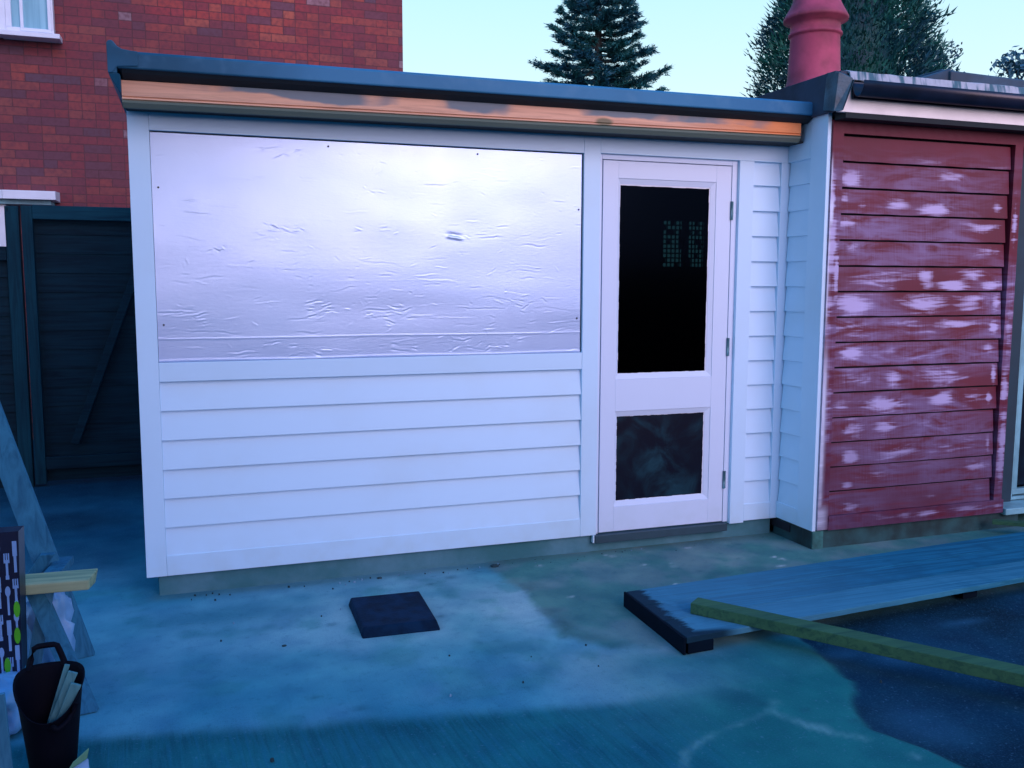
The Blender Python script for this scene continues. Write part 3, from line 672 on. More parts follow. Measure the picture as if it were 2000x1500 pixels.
# ------------------------------------------------------------------ red clad shed on the right
rs = empty('red_shed', (6, -.333, 0), 'red painted lap boarded building with patchy white marks, black gutter and chimney pot', 'building')
YR = -.333
def wear_attr(o, strokes, whites=()):
    me = o.data; n = len(me.vertices); co = np.empty(n * 3); me.vertices.foreach_get('co', co); co = co.reshape(-1, 3)
    w = np.zeros(n); g_ = np.zeros(n)
    for cx, cz, sx, sz, a in strokes:
        w = np.maximum(w, a * np.exp(-(np.abs((co[:, 0] - cx) / sx) ** 2 + np.abs((co[:, 2] - cz) / sz) ** 2) / 1.3))
    for cx, cz, sx, sz, a in whites:
        g_ = np.maximum(g_, a * np.exp(-(np.abs((co[:, 0] - cx) / sx) ** 4 + np.abs((co[:, 2] - cz) / sz) ** 4)))
    at = me.attributes.new('wear', 'FLOAT_COLOR', 'POINT'); A_ = np.zeros((n, 4)); A_[:, 0] = w; A_[:, 1] = g_; A_[:, 3] = 1
    at.data.foreach_set('color', A_.reshape(-1).astype(np.float32))
def rz(i): return .187 + i * .1365          # bottom of red board i (0 = lowest)
cl = MB()
for i in range(15):
    a = rz(i); b = a + .1365; yf = YR + .001 + .0012 * random.uniform(-1, 1); x1 = 6.385 + random.uniform(-.012, .004); nz = 7; nxs = 118
    x0 = 5.2225; base = len(cl.v)
    sag = random.uniform(-.002, .002)
    for kz in range(nz + 1):
        t = kz / nz; z = a + (b - .0100 - a) * t; y = yf + .012 * t
        for kx in range(nxs + 1):
            u = kx / nxs; cl.v.append((x0 + (x1 - x0) * u, y + .0015 * sin(u * 5 + i), z + (sag * sin(pi * u) + .0008 * sin(u * 31 + i)) * (1 - t)))
    for kz in range(nz):
        for kx in range(nxs):
            p = base + kz * (nxs + 1) + kx; cl.face((p, p + 1, p + nxs + 2, p + nxs + 1))
    bb = len(cl.v)                                                         # underside and end
    for kx in range(nxs + 1):
        p = cl.v[base + kx]; cl.v.append((p[0], YR + .034, p[2]))
    for kx in range(nxs): cl.face((base + kx, bb + kx, bb + kx + 1, base + kx + 1))
    e = len(cl.v); lo = cl.v[base + nxs]; hi = cl.v[base + nz * (nxs + 1) + nxs]; cl.v += [(lo[0], YR + .034, lo[2]), (hi[0], YR + .034, hi[2])]
    cl.face((base + nxs, e, e + 1, base + nz * (nxs + 1) + nxs))
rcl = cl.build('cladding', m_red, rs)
strokes = []
def stroke(board_from_top, u, w, h=.05, a=1, dz=.0):
    i = 14 - board_from_top; strokes.append((5.2225 + 1.165 * u, rz(i) + .062 + dz, w, h, a))
for s_ in ((1, .06, .06, .04, 1, -.02), (1, .62, .10, .025, 1, .02), (2, .33, .09, .035, .8, 0), (2, .13, .05, .04, .6, -.02), (2, .03, .03, .035, .7, .02), (2, .56, .11, .03, 1, -.03), (2, .93, .04, .04, .7, 0), (0, .6, .2, .015, .5, -.05), (0, .88, .15, .015, .4, -.05),
           (3, .06, .07, .03, .8, .03), (3, .85, .13, .035, .6, .01), (4, .08, .05, .03, .5, .03), (4, .9, .1, .03, .6, .03), (5, .3, .25, .05, .5, 0), (5, .52, .06, .06, .9, 0), (5, .68, .11, .03, 1, -.03), (5, .82, .10, .03, .9, .03), (5, .92, .07, .03, .8, -.03),
           (6, .1, .10, .05, .9, 0), (6, .53, .14, .04, 1, 0), (6, .80, .12, .05, .8, 0), (6, .96, .03, .04, .8, .01), (7, .1, .12, .05, .7, 0), (7, .72, .16, .025, .9, .02), (7, .45, .2, .05, .4, 0), (7, .95, .03, .04, .8, 0),
           (8, .1, .07, .035, .9, .01), (8, .93, .05, .02, .9, .02), (8, .4, .3, .04, .35, 0), (9, .36, .06, .05, .8, 0), (9, .65, .22, .045, .55, 0), (9, .12, .12, .04, .5, 0), (9, .97, .02, .04, 1, 0), (10, .3, .12, .03, 1, -.01), (10, .66, .09, .03, 1, .01), (10, .84, .1, .04, .6, 0), (10, .95, .02, .035, 1, 0), (10, .06, .06, .03, .6, 0),
           (11, .12, .07, .05, .7, 0), (11, .32, .07, .04, .8, .0), (11, .6, .2, .04, .3, 0), (12, .12, .05, .035, 1, -.02), (12, .4, .17, .04, .6, 0), (12, .75, .2, .04, .4, 0), (12, .96, .02, .04, .7, 0), (13, .25, .14, .03, .55, 0), (13, .88, .08, .03, .7, .01), (13, .11, .04, .015, 1, -.04), (14, .13, .06, .025, .8, -.03), (14, .62, .07, .03, .4, 0), (14, .92, .05, .03, .4, 0)): stroke(*s_)
wear_attr(rcl, strokes)
def red_board(name, x0, x1, z0, z1, y0, strokes=(), whites=()):
    nx_, nz_ = max(2, int((x1 - x0) / .012)), max(2, int((z1 - z0) / .012)); mb = MB(); b = 0
    for k_ in range(nz_ + 1):
        for j in range(nx_ + 1): mb.v.append((x0 + (x1 - x0) * j / nx_, y0 + .0006 * sin(k_ * .7 + j), z0 + (z1 - z0) * k_ / nz_))
    for k_ in range(nz_):
        for j in range(nx_): p = k_ * (nx_ + 1) + j; mb.face((p, p + 1, p + nx_ + 2, p + nx_ + 1))
    mb.box(x0, x1, y0 + .0012, YR + .04, z0, z1)
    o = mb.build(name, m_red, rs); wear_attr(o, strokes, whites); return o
red_board('corner_board', 5.1525, 5.222, .112, 2.30, YR - .012,
          [(5.165, 1.9, .02, .12, 1), (5.175, 1.65, .03, .15, 1), (5.21, 1.5, .02, .12, 1), (5.17, 1.3, .03, .2, .6), (5.19, .8, .03, .3, .5)],
          [(5.152, 2.0, .010, .10, .9), (5.154, 1.5, .010, .3, .9), (5.158, .62, .020, .44, 1), (5.155, .17, .055, .07, 1), (5.160, 1.83, .012, .07, 1)])
red_board('head_board', 5.2225, 7.6, 2.2345, 2.30, YR - .010)
red_board('side_board', 6.392, 6.452, .187, 2.234, YR - .014, [(6.42, 1.8, .02, .12, .8), (6.43, 1.2, .03, .3, .5), (6.43, .5, .03, .25, .9), (6.42, .85, .03, .12, .8)])
red_board('base_board', 5.2225, 6.466, .108, .1865, YR - .016, [(5.9, .15, .12, .02, .9), (5.75, .15, .06, .02, .7), (6.2, .15, .3, .02, .5), (5.55, .15, .15, .02, .4), (6.42, .15, .04, .03, .7)])
bs = MB(); bs.box(5.153, 6.5, YR + .036, .06, .10, 2.34)
bs.box(6.44, 6.5, YR + .06, 3.0, .1, 2.34) if False else None
bs.box(5.13, 8.6, YR + .2, 3.0, .05, .095)
bs.box(5.13, 5.15, 2.95, 3.0, .0, 2.34)
# back wall with two trellised openings
bs.box(5.13, 5.985, 3.0, 3.06, 0, 2.34); bs.box(6.43, 8.6, 3.0, 3.06, 0, 2.34); bs.box(5.985, 6.43, 3.0, 3.06, 0, 1.60); bs.box(5.985, 6.43, 3.0, 3.06, 2.02, 2.34); bs.box(6.20, 6.245, 3.0, 3.06, 1.60, 2.02)
bs.box(8.55, 8.6, YR + .1, 3.0, 0, 2.34)
bs.build('inner_wall', m_black, rs)
for xa, xb in ((5.985, 6.20), (6.245, 6.43)):
    t = MB(); n_c = 5
    for j in range(n_c + 1): xx = xa + (xb - xa) * j / n_c; t.box(xx - .0045, xx + .0045, 3.01, 3.02, 1.60, 2.02)
    for j in range(11): zz = 1.60 + .42 * j / 10; t.box(xa, xb, 3.021, 3.03, zz - .006, zz + .006)
    for _ in range(11): j_, q_ = random.randrange(5), random.randrange(10); t.box(xa + (xb - xa) * j_ / 5, xa + (xb - xa) * (j_ + 1) / 5, 3.032, 3.036, 1.60 + .042 * q_, 1.642 + .042 * q_)
    t.build('trellis', m_black, rs)
pp = MB(); pp.box(5.135, 6.62, YR + .012, YR + .1, -.05, .1075); pp.box(5.1355, 5.2, YR + .1, .028, -.05, .104); pp.build('plinth', simple('damp_plinth', (.012, .06, .065), .8, var=.6, sc=6, bump=.4), rs, .003)
MB().box(5.136, 5.205, YR + .002, YR + .011, -.02, .104).build('plinth_patch', simple('green_concrete', (.03, .15, .14), .8, var=.5, sc=12), rs)
# sliding patio door at the right edge
pd = MB(); frame_rect(pd, 6.665, 8.4, .135, 2.23, YR + .12, YR + .18, .020); frame_rect(pd, 6.695, 7.5, .165, 2.20, YR + .13, YR + .17, .035)
m_upg = simple('shaded_white_plastic', (.18, .42, .48), .4, var=.2, bump=0); pdo = pd.build('patio_door', m_upg, rs, .003)
MB().box(6.73, 7.46, YR + .146, YR + .152, .22, 2.15).build('pane', m_dusty, pdo)
MB().box(6.475, 8.4, YR - .03, YR + .18, .092, .130).build('sill', m_upg, pdo, .004)
MB().box(6.4535, 6.664, YR + .11, YR + .18, .131, 2.234).build('door_jamb', simple('dark_jamb', (.004, .03, .05), .6), rs)
# roof, fascia, gutter
rf = MB(); rf.box(5.118, 8.7, -.43, 3.15, 2.465, 2.50); rf.box(5.118, 8.7, -.428, 3.15, 2.4995, 2.528)
roof = rf.build('roof', m_felt, rs, .004)
d_ = MB(); d_.prism_x([(-.452, 2.478), (-.456, 2.482), (-.445, 2.523), (-.40, 2.536), (-.40, 2.529), (-.44, 2.515)], 5.16, 8.7, 0, 0, n=60)
random.seed(3)
d_.v = [(x, y + random.uniform(-.002, .002), z + random.uniform(-.0015, .0025)) for x, y, z in d_.v]
d_.build('felt_edge', m_drip, roof)
u = MB(); u.box(5.108, 5.128, -.40, 3.1, 2.33, 2.532)
u.v = [(x, y, z) for x, y, z in u.v]; u.build('side_upstand', m_felt, roof, .003)
c_ = MB(); c_.hexa([(5.085, -.430, 2.325), (5.112, -.458, 2.322), (5.13, -.38, 2.335), (5.095, -.33, 2.345), (5.100, -.438, 2.515), (5.168, -.462, 2.485), (5.16, -.39, 2.535), (5.11, -.33, 2.535)])
c_.hexa([(5.115, -.461, 2.325), (5.118, -.461, 2.327), (5.118, -.40, 2.33), (5.115, -.40, 2.33), (5.174, -.465, 2.476), (5.176, -.465, 2.478), (5.176, -.40, 2.50), (5.174, -.40, 2.50)])
c_.build('corner_flashing', m_lead, roof, .004)
fa = MB(); v0 = len(fa.v)
fa.v += [(5.105, -.44, 2.322), (8.6, -.44, 2.322), (8.6, -.44, 2.46), (5.18, -.44, 2.46), (5.105, -.418, 2.322), (8.6, -.418, 2.322), (8.6, -.418, 2.46), (5.18, -.418, 2.46)]
for q in ((0, 1, 2, 3), (5, 4, 7, 6), (1, 5, 6, 2), (4, 0, 3, 7), (4, 5, 1, 0), (3, 2, 6, 7)): fa.face(q)
fa.build('fascia', simple('cream_fascia', (.80, .82, .80), .45, var=.08, sc=6), rs, .002)
gu = MB(); gp_ = []
for j in range(9): a = pi + pi * j / 8; gp_.append((-.500 + .044 * cos(a), 2.462 + .074 * sin(a)))
gp_ += [(-.500 + .040 * cos(a), 2.462 + .070 * sin(a)) for a in [2 * pi - pi * j / 8 for j in range(9)]]
gu.smooth = True; gu.prism_x(gp_, 5.172, 8.7); gu.smooth = False
gut = gu.build('gutter', m_gutter, rs)
MB().tube([(5.172, -.4905, 2.412), (8.7, -.4905, 2.412)], .0) if False else None
MB().box(5.182, 8.6, -.455, -.4405, 2.388, 2.47).build('gutter_back', m_gutter, gut)
MB().box(5.155, 8.6, -.435, -.350, 2.296, 2.3215).build('soffit', m_soffit, rs)
MB().box(5.155, 8.6, -.416, YR + .03, 2.3225, 2.36).build('eaves_board', m_soffit, rs)
# dark raised roof box further back
rb = MB(); rb.prism_x([(1.5, 2.5), (1.5, 3.13), (1.62, 3.17), (2.6, 3.17), (2.7, 2.5)], 7.70, 9.6, 0, -.04)
rb.hexa([(7.35, 1.7, 2.5), (7.70, 1.5, 2.5), (7.70, 2.6, 2.5), (7.35, 2.6, 2.5), (7.45, 1.7, 3.06), (7.72, 1.52, 3.16), (7.72, 2.6, 3.16), (7.45, 2.6, 3.06)])
rb.box(7.5, 9.6, 1.40, 1.4995, 2.95, 3.005)
rb.build('raised_roof', simple('dark_roof_box', (.02, .06, .10), .7, var=.4, sc=3), rs, .01)
# chimney pot
cp = MB(); c0 = (5.615, .45, 2.40)
prof = [(.182, 0), (.180, .22), (.190, .235), (.190, .25), (.178, .262), (.170, .30), (.158, .54), (.162, .548), (.172, .552), (.172, .565), (.163, .572), (.160, .60), (.158, .625), (.205, .640), (.208, .655), (.200, .668), (.160, .735), (.150, .76), (.150, .80), (.158, .81), (.158, .83), (.13, .83), (.13, .5)]
prof = [(r_ * .92, z_ * 1.0) for r_, z_ in prof]
cp.lathe(c0, prof, 48); cp.build('chimney_pot', m_pot, roof, 0, 'round terracotta chimney pot with flared rim')

# ------------------------------------------------------------------ items on the ground
sl = MB(); zt = .040
sl.hexa([(2.588, -.79, .0), (2.918, -.80, .0), (2.93, -.385, .0), (2.595, -.375, .0), (2.598, -.765, zt), (2.905, -.775, zt), (2.918, -.398, zt), (2.606, -.388, zt)])
so = sl.build('paving_slab', m_slab, None, .006); tag(so, 'small dark slate blue square slab lying alone on the concrete before the white wall', 'slab')
# wide weathered boards lying on bearers
PA = rad(4.2)
def pt(u, v, z):
    u = u + .10 * v
    return (3.757 + u * cos(PA) - v * sin(PA), -1.352 + u * sin(PA) + v * cos(PA), z)
m_plank = mk_plank('weathered_plank', (.012, .18, .29), (.004, .09, .16))
pk = empty('timber_planks', (3.9, -1.1, 0), 'wide weathered grey blue planks raised off the ground in front of the red building', 'planks')
def plank_part(name, u0, u1, v0, v1, z0, z1, mat, n=40, seed=0):
    mb = MB(); R5 = random.Random(seed)
    ring = lambda u: [pt(u, v0, z0), pt(u, v1, z0), pt(u, v1, z1), pt(u, v0, z1)]
    for i in range(n + 1):
        u = u0 + (u1 - u0) * i / n; q = ring(u); j = (R5.random() - .5) * .003
        mb.v += [(x, y + (j if k_ in (0, 3) else 0), z) for k_, (x, y, z) in enumerate(q)]
    for i in range(n):
        for k_ in range(4): a = i * 4 + k_; b = i * 4 + (k_ + 1) % 4; mb.face((a, b, b + 4, a + 4))
    mb.face((0, 3, 2, 1)); mb.face([n * 4 + q for q in (0, 1, 2, 3)])
    o = mb.build(name, mat, pk, .002); return o
m_plank1 = mk_plank('weathered_plank_front', (.040, .23, .33), (.014, .14, .22))
plank_part('board', .012, 3.4, .0, .185, .044, .0695, m_plank1, seed=1)
plank_part('board', .008, 3.4, .1885, .3705, .044, .0700, m_plank, seed=2)
plank_part('board', .010, 3.4, .3745, .556, .044, .0697, m_plank, seed=3)
plank_part('end_batten', -.002, .0085, -.003, .56, .0, .0698, m_plankend, 2)
plank_part('bearer', .02, .14, -.002, .55, .0, .0435, m_plankend, 2)
plank_part('bearer', 1.55, 1.64, .03, .55, .0, .0435, m_plankend, 2)
plank_part('bearer', 2.9, 3.0, .03, .55, .0, .0435, m_plankend, 2)
# treated green length of timber across the boards
bm_ = MB(); bm_.bar((3.945, -1.105, .095), (4.86, -2.26, .075), .085, .047)
tb = bm_.build('treated_timber', m_treated, None, .003); tag(tb, 'long green treated timber length lying across the planks and out to the right', 'timber')
b2 = MB().bar((6.34, -.395, .075), (6.95, -1.05, .105), .05, .022, up=(0, 0, 1)).build('timber_batten', m_treated, None, .002); tag(b2, 'short green batten lying behind the planks at the foot of the red wall', 'batten')
def stone(name, x, y, r, lab, seed):
    mb = MB(); R7 = random.Random(seed); n, mm = 9, 5; b = 0; mb.smooth = True
    for j in range(mm + 1):
        for i in range(n):
            a = 2 * pi * i / n; ph = pi * j / mm; q = r * (.8 + .3 * R7.random()); mb.v.append((x + q * 1.4 * sin(ph) * cos(a), y + q * sin(ph) * sin(a), r * .35 + q * .5 * cos(ph)))
    for j in range(mm):
        for i in range(n): mb.face((j * n + i, j * n + (i + 1) % n, (j + 1) * n + (i + 1) % n, (j + 1) * n + i))
    o = mb.build(name, simple(name + '_' + str(seed), (.015, .05, .06), .9), None); tag(o, lab, 'stone')
stone('stone', 3.396, -.06, .018, 'small dark stone at the foot of the white wall left of the door', 1)
stone('stone', 2.28, -.76, .008, 'tiny dark pebble on the concrete left of the slab', 2)
stone('stone', 2.80, -.05, .010, 'flat little stone by the plinth behind the slab', 3)

# loose grit and chips swept against the plinth
gr = MB(); Rg = random.Random(12)
for q in range(75):
    if q < 60: x, y = Rg.uniform(1.9, 5.1), -.01 - abs(Rg.gauss(0, .05))
    else: x, y = Rg.uniform(1.75, 4.6), Rg.uniform(-2.1, -.1)
    r = Rg.uniform(.0015, .0034); a = Rg.random() * 3.14; dx, dy = cos(a) * r * Rg.uniform(1, 2.4), sin(a) * r * 1.6
    gr.mi = 0 if Rg.random() < .6 else 1
    gr.hexa([(x - dx, y - dy, -.004), (x + dy, y - dx, -.004), (x + dx, y + dy, -.004), (x - dy, y + dx, -.004), (x - dx * .7, y - dy * .7, .004 + r), (x + dy * .6, y - dx * .6, .003 + r), (x + dx * .7, y + dy * .7, .004 + r * .6), (x - dy * .6, y + dx * .6, .004 + r)])
go = gr.build('grit', [simple('dark_grit', (.01, .04, .05), .9, bump=0), simple('pale_grit', (.16, .30, .42), .9, bump=0)], None)
tag(go, 'loose grit and small chips scattered over the concrete and along the plinth', 'grit', kind='stuff')

# ------------------------------------------------------------------ left: trestle, timber, bag, bucket
tr = empty('wooden_trestle', (1.5, -.9, 0), 'blue grey wooden trestle with splayed legs at the left edge', 'trestle')
def flat_leg(name, a, b, w, t, mat, up=(0, 1, 0)): return MB().bar(a, b, t, w, up=up).build(name, mat, tr, .002)
def plank_between(name, a, b, wv, tv, mat):
    a, b, wv, tv = Vector(a), Vector(b), Vector(wv), Vector(tv)
    q = [a, a + wv, a + wv + tv, a + tv, b, b + wv, b + wv + tv, b + tv]
    return MB().hexa(q).build(name, mat, tr, .002)
# tall leaning leg: right edge runs from the frame edge down to the ground
plank_between('leg', (1.571, -.615, 0), (1.160, -.40, 1.32), (-.085, -.03, 0), (.0, .022, .004), m_trestle)
plank_between('leg', (1.629, -1.129, 0), (1.455, -.93, .375), (-.055, -.01, 0), (.004, .03, .0), m_trestle)
plank_between('leg', (1.37, -.99, 0), (1.445, -.925, .385), (.045, -.01, 0), (.0, .03, .0), m_trestle2)
plank_between('leg', (1.12, -.55, 0), (1.40, -.62, .42), (.05, 0, 0), (0, .03, 0), m_trestle)
plank_between('brace', (1.40, -.90, .345), (1.44, -.50, .345), (.06, 0, 0), (0, 0, .03), m_trestle)
oc = MB(); oc.hexa([(1.20, -.99, .388), (1.605, -.985, .382), (1.62, -.915, .384), (1.22, -.92, .39), (1.20, -.99, .424), (1.607, -.985, .418), (1.632, -.915, .438), (1.22, -.92, .444)])
oo = oc.build('timber_offcut', m_offcut, None, .004); tag(oo, 'pale yellow cut timber resting level across the trestle', 'timber')
# patterned bag
def fork(mb, cx, cz, s, y):
    mb.box(cx - .004 * s, cx + .004 * s, y - .001, y + .002, cz - .045 * s, cz + .01 * s)
    mb.box(cx - .010 * s, cx + .010 * s, y - .0012, y + .002, cz + .01 * s, cz + .022 * s)
    for k_ in (-1, 0, 1): mb.box(cx + k_ * .0075 * s - .0022 * s, cx + k_ * .0075 * s + .0022 * s, y - .0014, y + .002, cz + .022 * s, cz + .048 * s)
    mb.box(cx - .006 * s, cx + .006 * s, y - .0016, y + .002, cz - .055 * s, cz - .04 * s)
def ell(mb, cx, cz, rx, rz_, y, n=12):
    b = len(mb.v); mb.v += [(cx + rx * cos(2 * pi * i / n), y, cz + rz_ * sin(2 * pi * i / n)) for i in range(n)] + [(cx + rx * cos(2 * pi * i / n), y + .002, cz + rz_ * sin(2 * pi * i / n)) for i in range(n)]
    mb.face([b + i for i in range(n)])
    for i in range(n): mb.face((b + i, b + n + i, b + n + (i + 1) % n, b + (i + 1) % n))
bg_ = MB(); bg_.mi = 0
ys_ = -1.09
bg_.hexa([(1.10, ys_, .155), (1.403, ys_, .155), (1.405, -1.0, .155), (1.10, -1.0, .155), (1.10, ys_, .635), (1.416, ys_, .637), (1.42, -1.01, .635), (1.10, -1.01, .635)])
bg_.mi = 1; yy = ys_ - .0015
for ci, cx in enumerate((1.395, 1.377, 1.352, 1.325, 1.30)):
    for ri in range(4):
        cz = .555 - ri * .118 - (ci % 2) * .03
        if ci == 0: cx_ = 1.402 - ri * .003
        else: cx_ = cx - ri * .002
        if (ci + ri) % 3 == 2: ell(bg_, cx_, cz + .03, .008, .018, yy); bg_.box(cx_ - .003, cx_ + .003, yy - .0005, yy + .002, cz - .05, cz + .015)
        elif (ci + ri) % 3 == 1: fork(bg_, cx_, cz, .85, yy)
        else: bg_.box(cx_ - .0065, cx_ + .0065, yy - .0007, yy + .002, cz, cz + .05); bg_.box(cx_ - .004, cx_ + .004, yy - .0009, yy + .002, cz - .055, cz + .001)
bg_.mi = 2
for cx, cz in ((1.399, .375), (1.396, .285), (1.362, .185), (1.33, .42)): ell(bg_, cx, cz, .0095, .028, yy - .003)
bo = bg_.build('shopping_bag', [m_bagd, m_bagw, m_bagg], None, 0); tag(bo, 'navy shopping bag printed with pale cutlery and green leaves', 'bag')
def crumple(name, c, rad3, n, seed, amp, mat, flat=0):
    mb = MB(); mb.smooth = True; mm = n // 2
    for j in range(mm + 1):
        for i in range(n):
            a = 2 * pi * i / n; ph = pi * j / mm
            q = 1 + amp * (float(fbm(a * 2.2 + seed, ph * 2.2, 1.5, 4, seed)) - .5) * 2 * sin(ph)
            mb.v.append((c[0] + rad3[0] * q * sin(ph) * cos(a), c[1] + rad3[1] * q * sin(ph) * sin(a), max(.004, c[2] + rad3[2] * q * cos(ph))))
    for j in range(mm):
        for i in range(n): mb.face((j * n + i, j * n + (i + 1) % n, (j + 1) * n + (i + 1) % n, (j + 1) * n + i))
    return mb.build(name, mat, None)
s1 = crumple('plastic_sack', (1.44, -.80, .17), (.08, .07, .21), 40, 3, .5, m_sack); tag(s1, 'crumpled clear white plastic sack under the trestle behind the patterned bag', 'sack')
s2 = crumple('plastic_sack', (1.34, -1.14, .07), (.105, .13, .10), 44, 8, .35, m_sack); tag(s2, 'white plastic sack slumped on the ground left of the black bucket', 'sack')
pn = MB(); pn.hexa([(1.10, -1.60, 0), (1.462, -1.61, 0), (1.462, -1.598, 0), (1.10, -1.588, 0), (1.10, -1.66, .34), (1.462, -1.67, .33), (1.462, -1.658, .33), (1.10, -1.648, .34)])
po_ = pn.build('board_offcut', m_trestle2, None, .002); tag(po_, 'pale blue board leaning at the bottom left corner in front of the white sack', 'board')
# black flexible bucket
bk = empty('rubber_bucket', (1.555, -1.5, 0), 'black flexible bucket with looped handle holding split wood, bottom left', 'bucket')
n = 40; mb = MB(); mb.smooth = True; B0 = (1.546, -1.50)
def rimz(a): return .265 + .060 * sin(a) + .018 * cos(2 * a)
for lay, (rr, t) in enumerate([(.0, 0), (.062, 0), (.076, .5), (.090, .97), (.096, 1), (.091, 1.0), (.087, .96), (.070, .5), (.056, .03), (0, .03)]):
    for i in range(n):
        a = 2 * pi * i / n; z = rimz(a) * t if t > .03 else t; wob = 1 + .02 * sin(3 * a + .5) * t
        mb.v.append((B0[0] + rr * wob * cos(a), B0[1] + rr * .86 * wob * sin(a), max(z, .002)))
for j in range(9):
    for i in range(n): mb.face((j * n + i, j * n + (i + 1) % n, (j + 1) * n + (i + 1) % n, (j + 1) * n + i))
mb.build('tub', m_rubber, bk)
def handle(a0, rad_, h, da):
    pts = []
    for k_ in range(11):
        t = k_ / 10; a = a0 + (t - .5) * da; e = sin(pi * t); e = min(1, e * 1.6)
        pts.append((B0[0] + rad_ * cos(a), B0[1] + rad_ * .86 * sin(a), rimz(a) - .01 + h * e))
    MB().tube(pts, .009, 8).build('handle', m_rubber, bk)
handle(rad(100), .092, .065, rad(66)); handle(rad(-60), .093, -.02, rad(46))
R8 = random.Random(2)
sp_g = 'split wood pieces in the bucket'
for i, (xa, ya, za, xb, yb, zb, wd, lab) in enumerate(((1.535, -1.515, .12, 1.612, -1.50, .300, .036, 'longest pale split of wood leaning in the bucket'), (1.545, -1.525, .10, 1.622, -1.525, .272, .040, 'broad split of wood at the front of the bucket'), (1.530, -1.500, .12, 1.594, -1.475, .315, .020, 'thin splinter of wood behind the others in the bucket'))):
    m_ = MB(); m_.bar((xa, ya, za), (xb, yb, zb), wd * .5, .012, up=(0, 1, 0), taper=1.5)
    o = m_.build('wood_split', m_splint, None, .002); tag(o, lab, 'wood', sp_g)
pk2 = MB(); pk2.mi = 0
pk2.hexa([(1.585, -1.66, .0), (1.66, -1.63, .0), (1.655, -1.60, .0), (1.59, -1.62, .0), (1.60, -1.635, .06), (1.655, -1.605, .075), (1.65, -1.60, .075), (1.60, -1.625, .062)])
pk2.mi = 1; pk2.hexa([(1.60, -1.645, .063), (1.652, -1.612, .078), (1.65, -1.605, .078), (1.605, -1.63, .063), (1.615, -1.63, .083), (1.658, -1.60, .105), (1.655, -1.596, .105), (1.62, -1.62, .083)])
pk2.mi = 2; pk2.box(1.588, 1.604, -1.668, -1.655, .02, .045)
po = pk2.build('crumpled_packet', [m_sack, m_pgreen, m_purple], None, .003); tag(po, 'small crumpled coloured packet beside the base of the black bucket', 'packet')

# ------------------------------------------------------------------ trees
def unit(v): return v / np.linalg.norm(v, axis=-1, keepdims=True)
def cards(P, D, Lg, Wd, R):
    """thin triangular leaf cards at P pointing along D"""
    n = len(P); side = unit(np.cross(D, unit(R.normal(size=(n, 3))))) * Wd[:, None] * .5
    return np.stack([P - side, P + side, P + D * Lg[:, None]], 1)
def cedar(loc, H, spread, z0, seed, label):
    root = empty('cedar_tree', loc, label, 'tree'); R = np.random.default_rng(seed); base = np.array(loc)
    tr_ = MB(); tr_.tube([(loc[0], loc[1], 0), (loc[0] + .05, loc[1], H * .5), (loc[0], loc[1], H)], [.28, .16, .02], 10)
    T = []
    nl = 118
    for i in range(nl):
        z = z0 + (H - z0) * (i / nl) ** .95; az = i * 2.4 + R.normal() * .3; Lm = spread * (H - z) / (H - z0) * R.uniform(.62, 1.18) + .12
        d = np.array([cos(az), sin(az), 0.]); rise = R.uniform(-.05, .16); m = 9
        tt = np.linspace(0, 1, m); pts = base + np.array([0, 0, z]) + d * (Lm * tt)[:, None]; pts[:, 2] += Lm * (-.07 * np.sin(tt * pi) + (rise + .05) * tt ** 3)
        tr_.tube([tuple(p) for p in pts[::2]], [.045 * (1 - t) + .008 for t in tt[::2]], 5, cap=False)
        nt_ = int(16 + Lm * 32)
        for k_ in range(nt_):
            t = R.uniform(.05, 1.0) ** .8; p = pts[0] + (pts[-1] - pts[0]) * t; p = p.copy(); p[2] = np.interp(t, tt, pts[:, 2])
            sd = R.choice([-1, 1]); ta = az + sd * R.uniform(.3, 1.2); tl = (.18 + .42 * Lm * .35 * (1 - t * .6)) * R.uniform(.5, 1.1)
            td = np.array([cos(ta), sin(ta), R.uniform(-.15, .22)]); q = 16
            s = R.uniform(0, 1, q); PP = p + td * (tl * s)[:, None] + R.normal(size=(q, 3)) * [.02, .02, .025]
            DD = unit(td + R.normal(size=(q, 3)) * [.45, .45, .35] + [0, 0, .12])
            T.append(cards(PP, DD, R.uniform(.07, .17, q), R.uniform(.022, .045, q), R))
    tr_.build('trunk', m_bark, root); tri_mesh('crown', np.concatenate(T), m_cedar, root)
cedar((12.95, 20, 0), 11.7, 2.35, 5.2, 3, 'blue green conifer with layered branches above the middle of the roof')
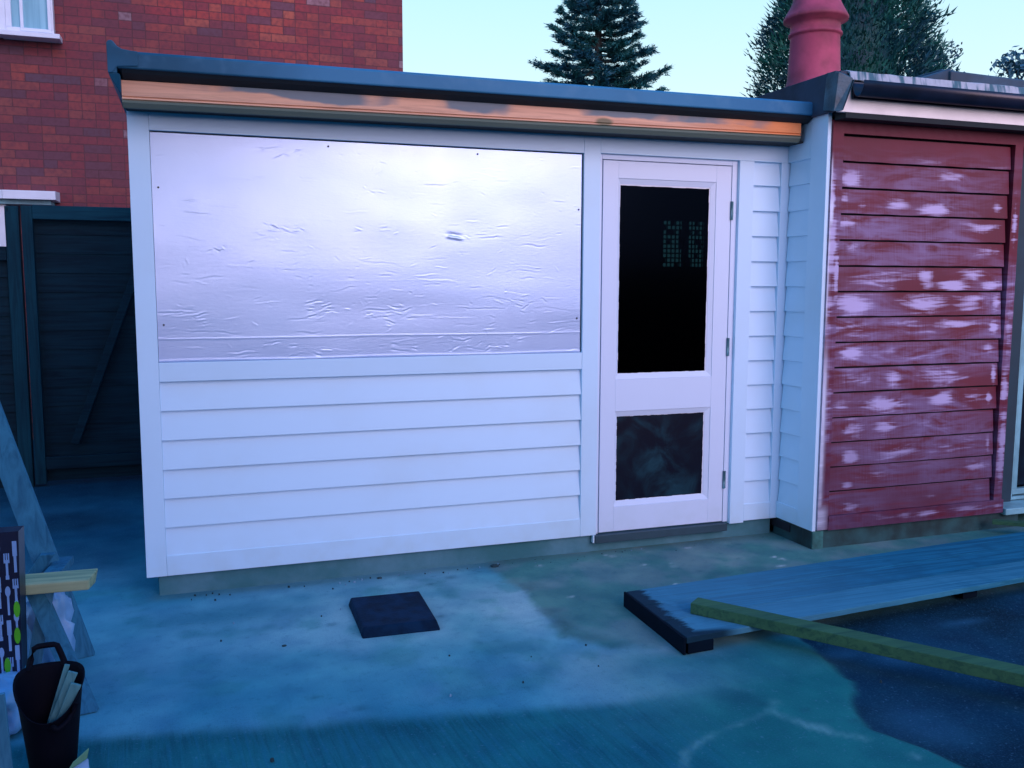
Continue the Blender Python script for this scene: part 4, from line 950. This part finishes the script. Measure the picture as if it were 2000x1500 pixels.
def cypress(loc, H, rad_, seed, label, n=62000):
    root = empty('cypress_tree', loc, label, 'tree'); R = np.random.default_rng(seed)
    MB().tube([(loc[0], loc[1], 0), (loc[0], loc[1], H * .8)], [.3, .05], 10).build('trunk', m_bark, root)
    z = R.uniform(2.5, H, n); az = R.uniform(0, 2 * pi, n)
    prof = rad_ * np.clip(1 - ((z - 5.5) / (H - 5.5)).clip(0) ** 2.2, 0, 1) * (.86 + .14 * (vnoise(az * 3, z, 1.3, 2)) + .22 * (fbm(np.cos(az) * 3 + 9, z * 1.3 + np.sin(az) * 3, 1.8, 4, 5) - .5) * 3.6)
    rr = prof * (R.uniform(.55, 1.0, n) ** .5 + .10 * (R.random(n) ** 6))
    P = np.stack([loc[0] + rr * np.cos(az), loc[1] + rr * np.sin(az), z], 1)
    D = unit(np.stack([np.cos(az) * .8, np.sin(az) * .8, np.full(n, .75)], 1) + R.normal(size=(n, 3)) * .38)
    T = cards(P, D, R.uniform(.07, .26, n), R.uniform(.03, .07, n), R)
    mb = MB(); prof_ = [(rad_ * .52 * max(.02, 1 - max(0, (zz - 5.5) / (H - 5.5)) ** 2.2), zz) for zz in np.linspace(2.3, H * .92, 20)]
    mb.lathe((loc[0], loc[1], 0), prof_, 24)
    co = tri_mesh('crown', T, m_cyp, root); mb.build('inner_crown', m_cyp, co)
cypress((18.35, 16, 0), 12.5, 2.35, 4, 'tall dense dark green cypress behind the chimney pot')
def broadleaf(loc, blobs, seed, label, lf=.11, name='broadleaf_tree', dens=900):
    root = empty(name, loc, label, 'tree'); R = np.random.default_rng(seed); T = []; tr_ = MB()
    tr_.tube([(loc[0], loc[1], 0), (loc[0], loc[1], blobs[0][2] - .6)], [.16, .07], 8)
    for bx, by, bz, br in blobs:
        tr_.tube([(loc[0], loc[1], blobs[0][2] - .7), (bx, by, bz - br * .2)], [.06, .015], 6)
        n = int(dens * br * br); d = unit(R.normal(size=(n, 3))); P = np.array([bx, by, bz]) + d * (br * R.uniform(.2, 1, n) ** .5)[:, None]
        P[:, 2] = bz + (P[:, 2] - bz) * .8
        D = unit(R.normal(size=(n, 3)) + [0, 0, -.5]); side = unit(np.cross(D, unit(R.normal(size=(n, 3))))); L_ = R.uniform(.6, 1.15, n)[:, None] * lf
        T.append(np.stack([P, P + D * L_ * .45 + side * L_ * .28, P + D * L_, P + D * L_ * .45 - side * L_ * .28], 1))
    tr_.build('trunk', m_bark, root); tri_mesh('crown', np.concatenate(T), m_leaf, root, quads=True)
broadleaf((20.6, 15.6, 0), [(20.4, 15.6, 6.9, .9), (21.0, 15.4, 7.55, .42), (20.9, 15.5, 6.7, .8), (21.5, 15.6, 6.5, .6), (20.3, 15.7, 7.9, .6)], 6, 'loose leafy tree right of the cypress')
broadleaf((20.2, 12, 0), [(20.0, 12, 6.0, .75), (19.35, 11.9, 6.35, .32), (20.5, 12, 6.2, .8), (19.8, 12.1, 6.55, .4), (19.3, 12, 5.9, .4)], 8, 'small leafy tree at the far right above the gutter', lf=.16, dens=520)

# unseen fence added behind the viewpoint, a dark mass for the foil to mirror
hf = empty('added_fence', (2, -8.4, 0), 'added unseen timber fence, dark backdrop for the foil reflection', 'fence')
h_ = MB(); [h_.hexa([(-8, -8.4, i * .15), (14, -8.4, i * .15), (14, -8.43, i * .15), (-8, -8.43, i * .15), (-8, -8.41, i * .15 + .16), (14, -8.41, i * .15 + .16), (14, -8.425, i * .15 + .16), (-8, -8.425, i * .15 + .16)]) for i in range(12)]
h_.build('boarding', m_gate, hf)

# unseen tree added behind the viewpoint, crown shaped to shade the left wall
broadleaf((1.2, -8.9, 0), [(2.8, -8.9, 4.1, 1.3), (1.3, -8.9, 4.1, 1.8), (-.8, -8.9, 4.3, 2.0), (2.9, -9.0, 5.7, 1.4), (1.3, -9.2, 6.4, 2.0), (-.8, -9.1, 7.0, 2.1), (-2.9, -9.0, 5.6, 2.2), (-1.2, -9.1, 9.0, 1.9), (1.0, -9.1, 8.6, 1.7), (-2.6, -8.9, 3.0, 1.7)], 31, 'added unseen tree shading the left of the white wall', lf=.24, dens=950)
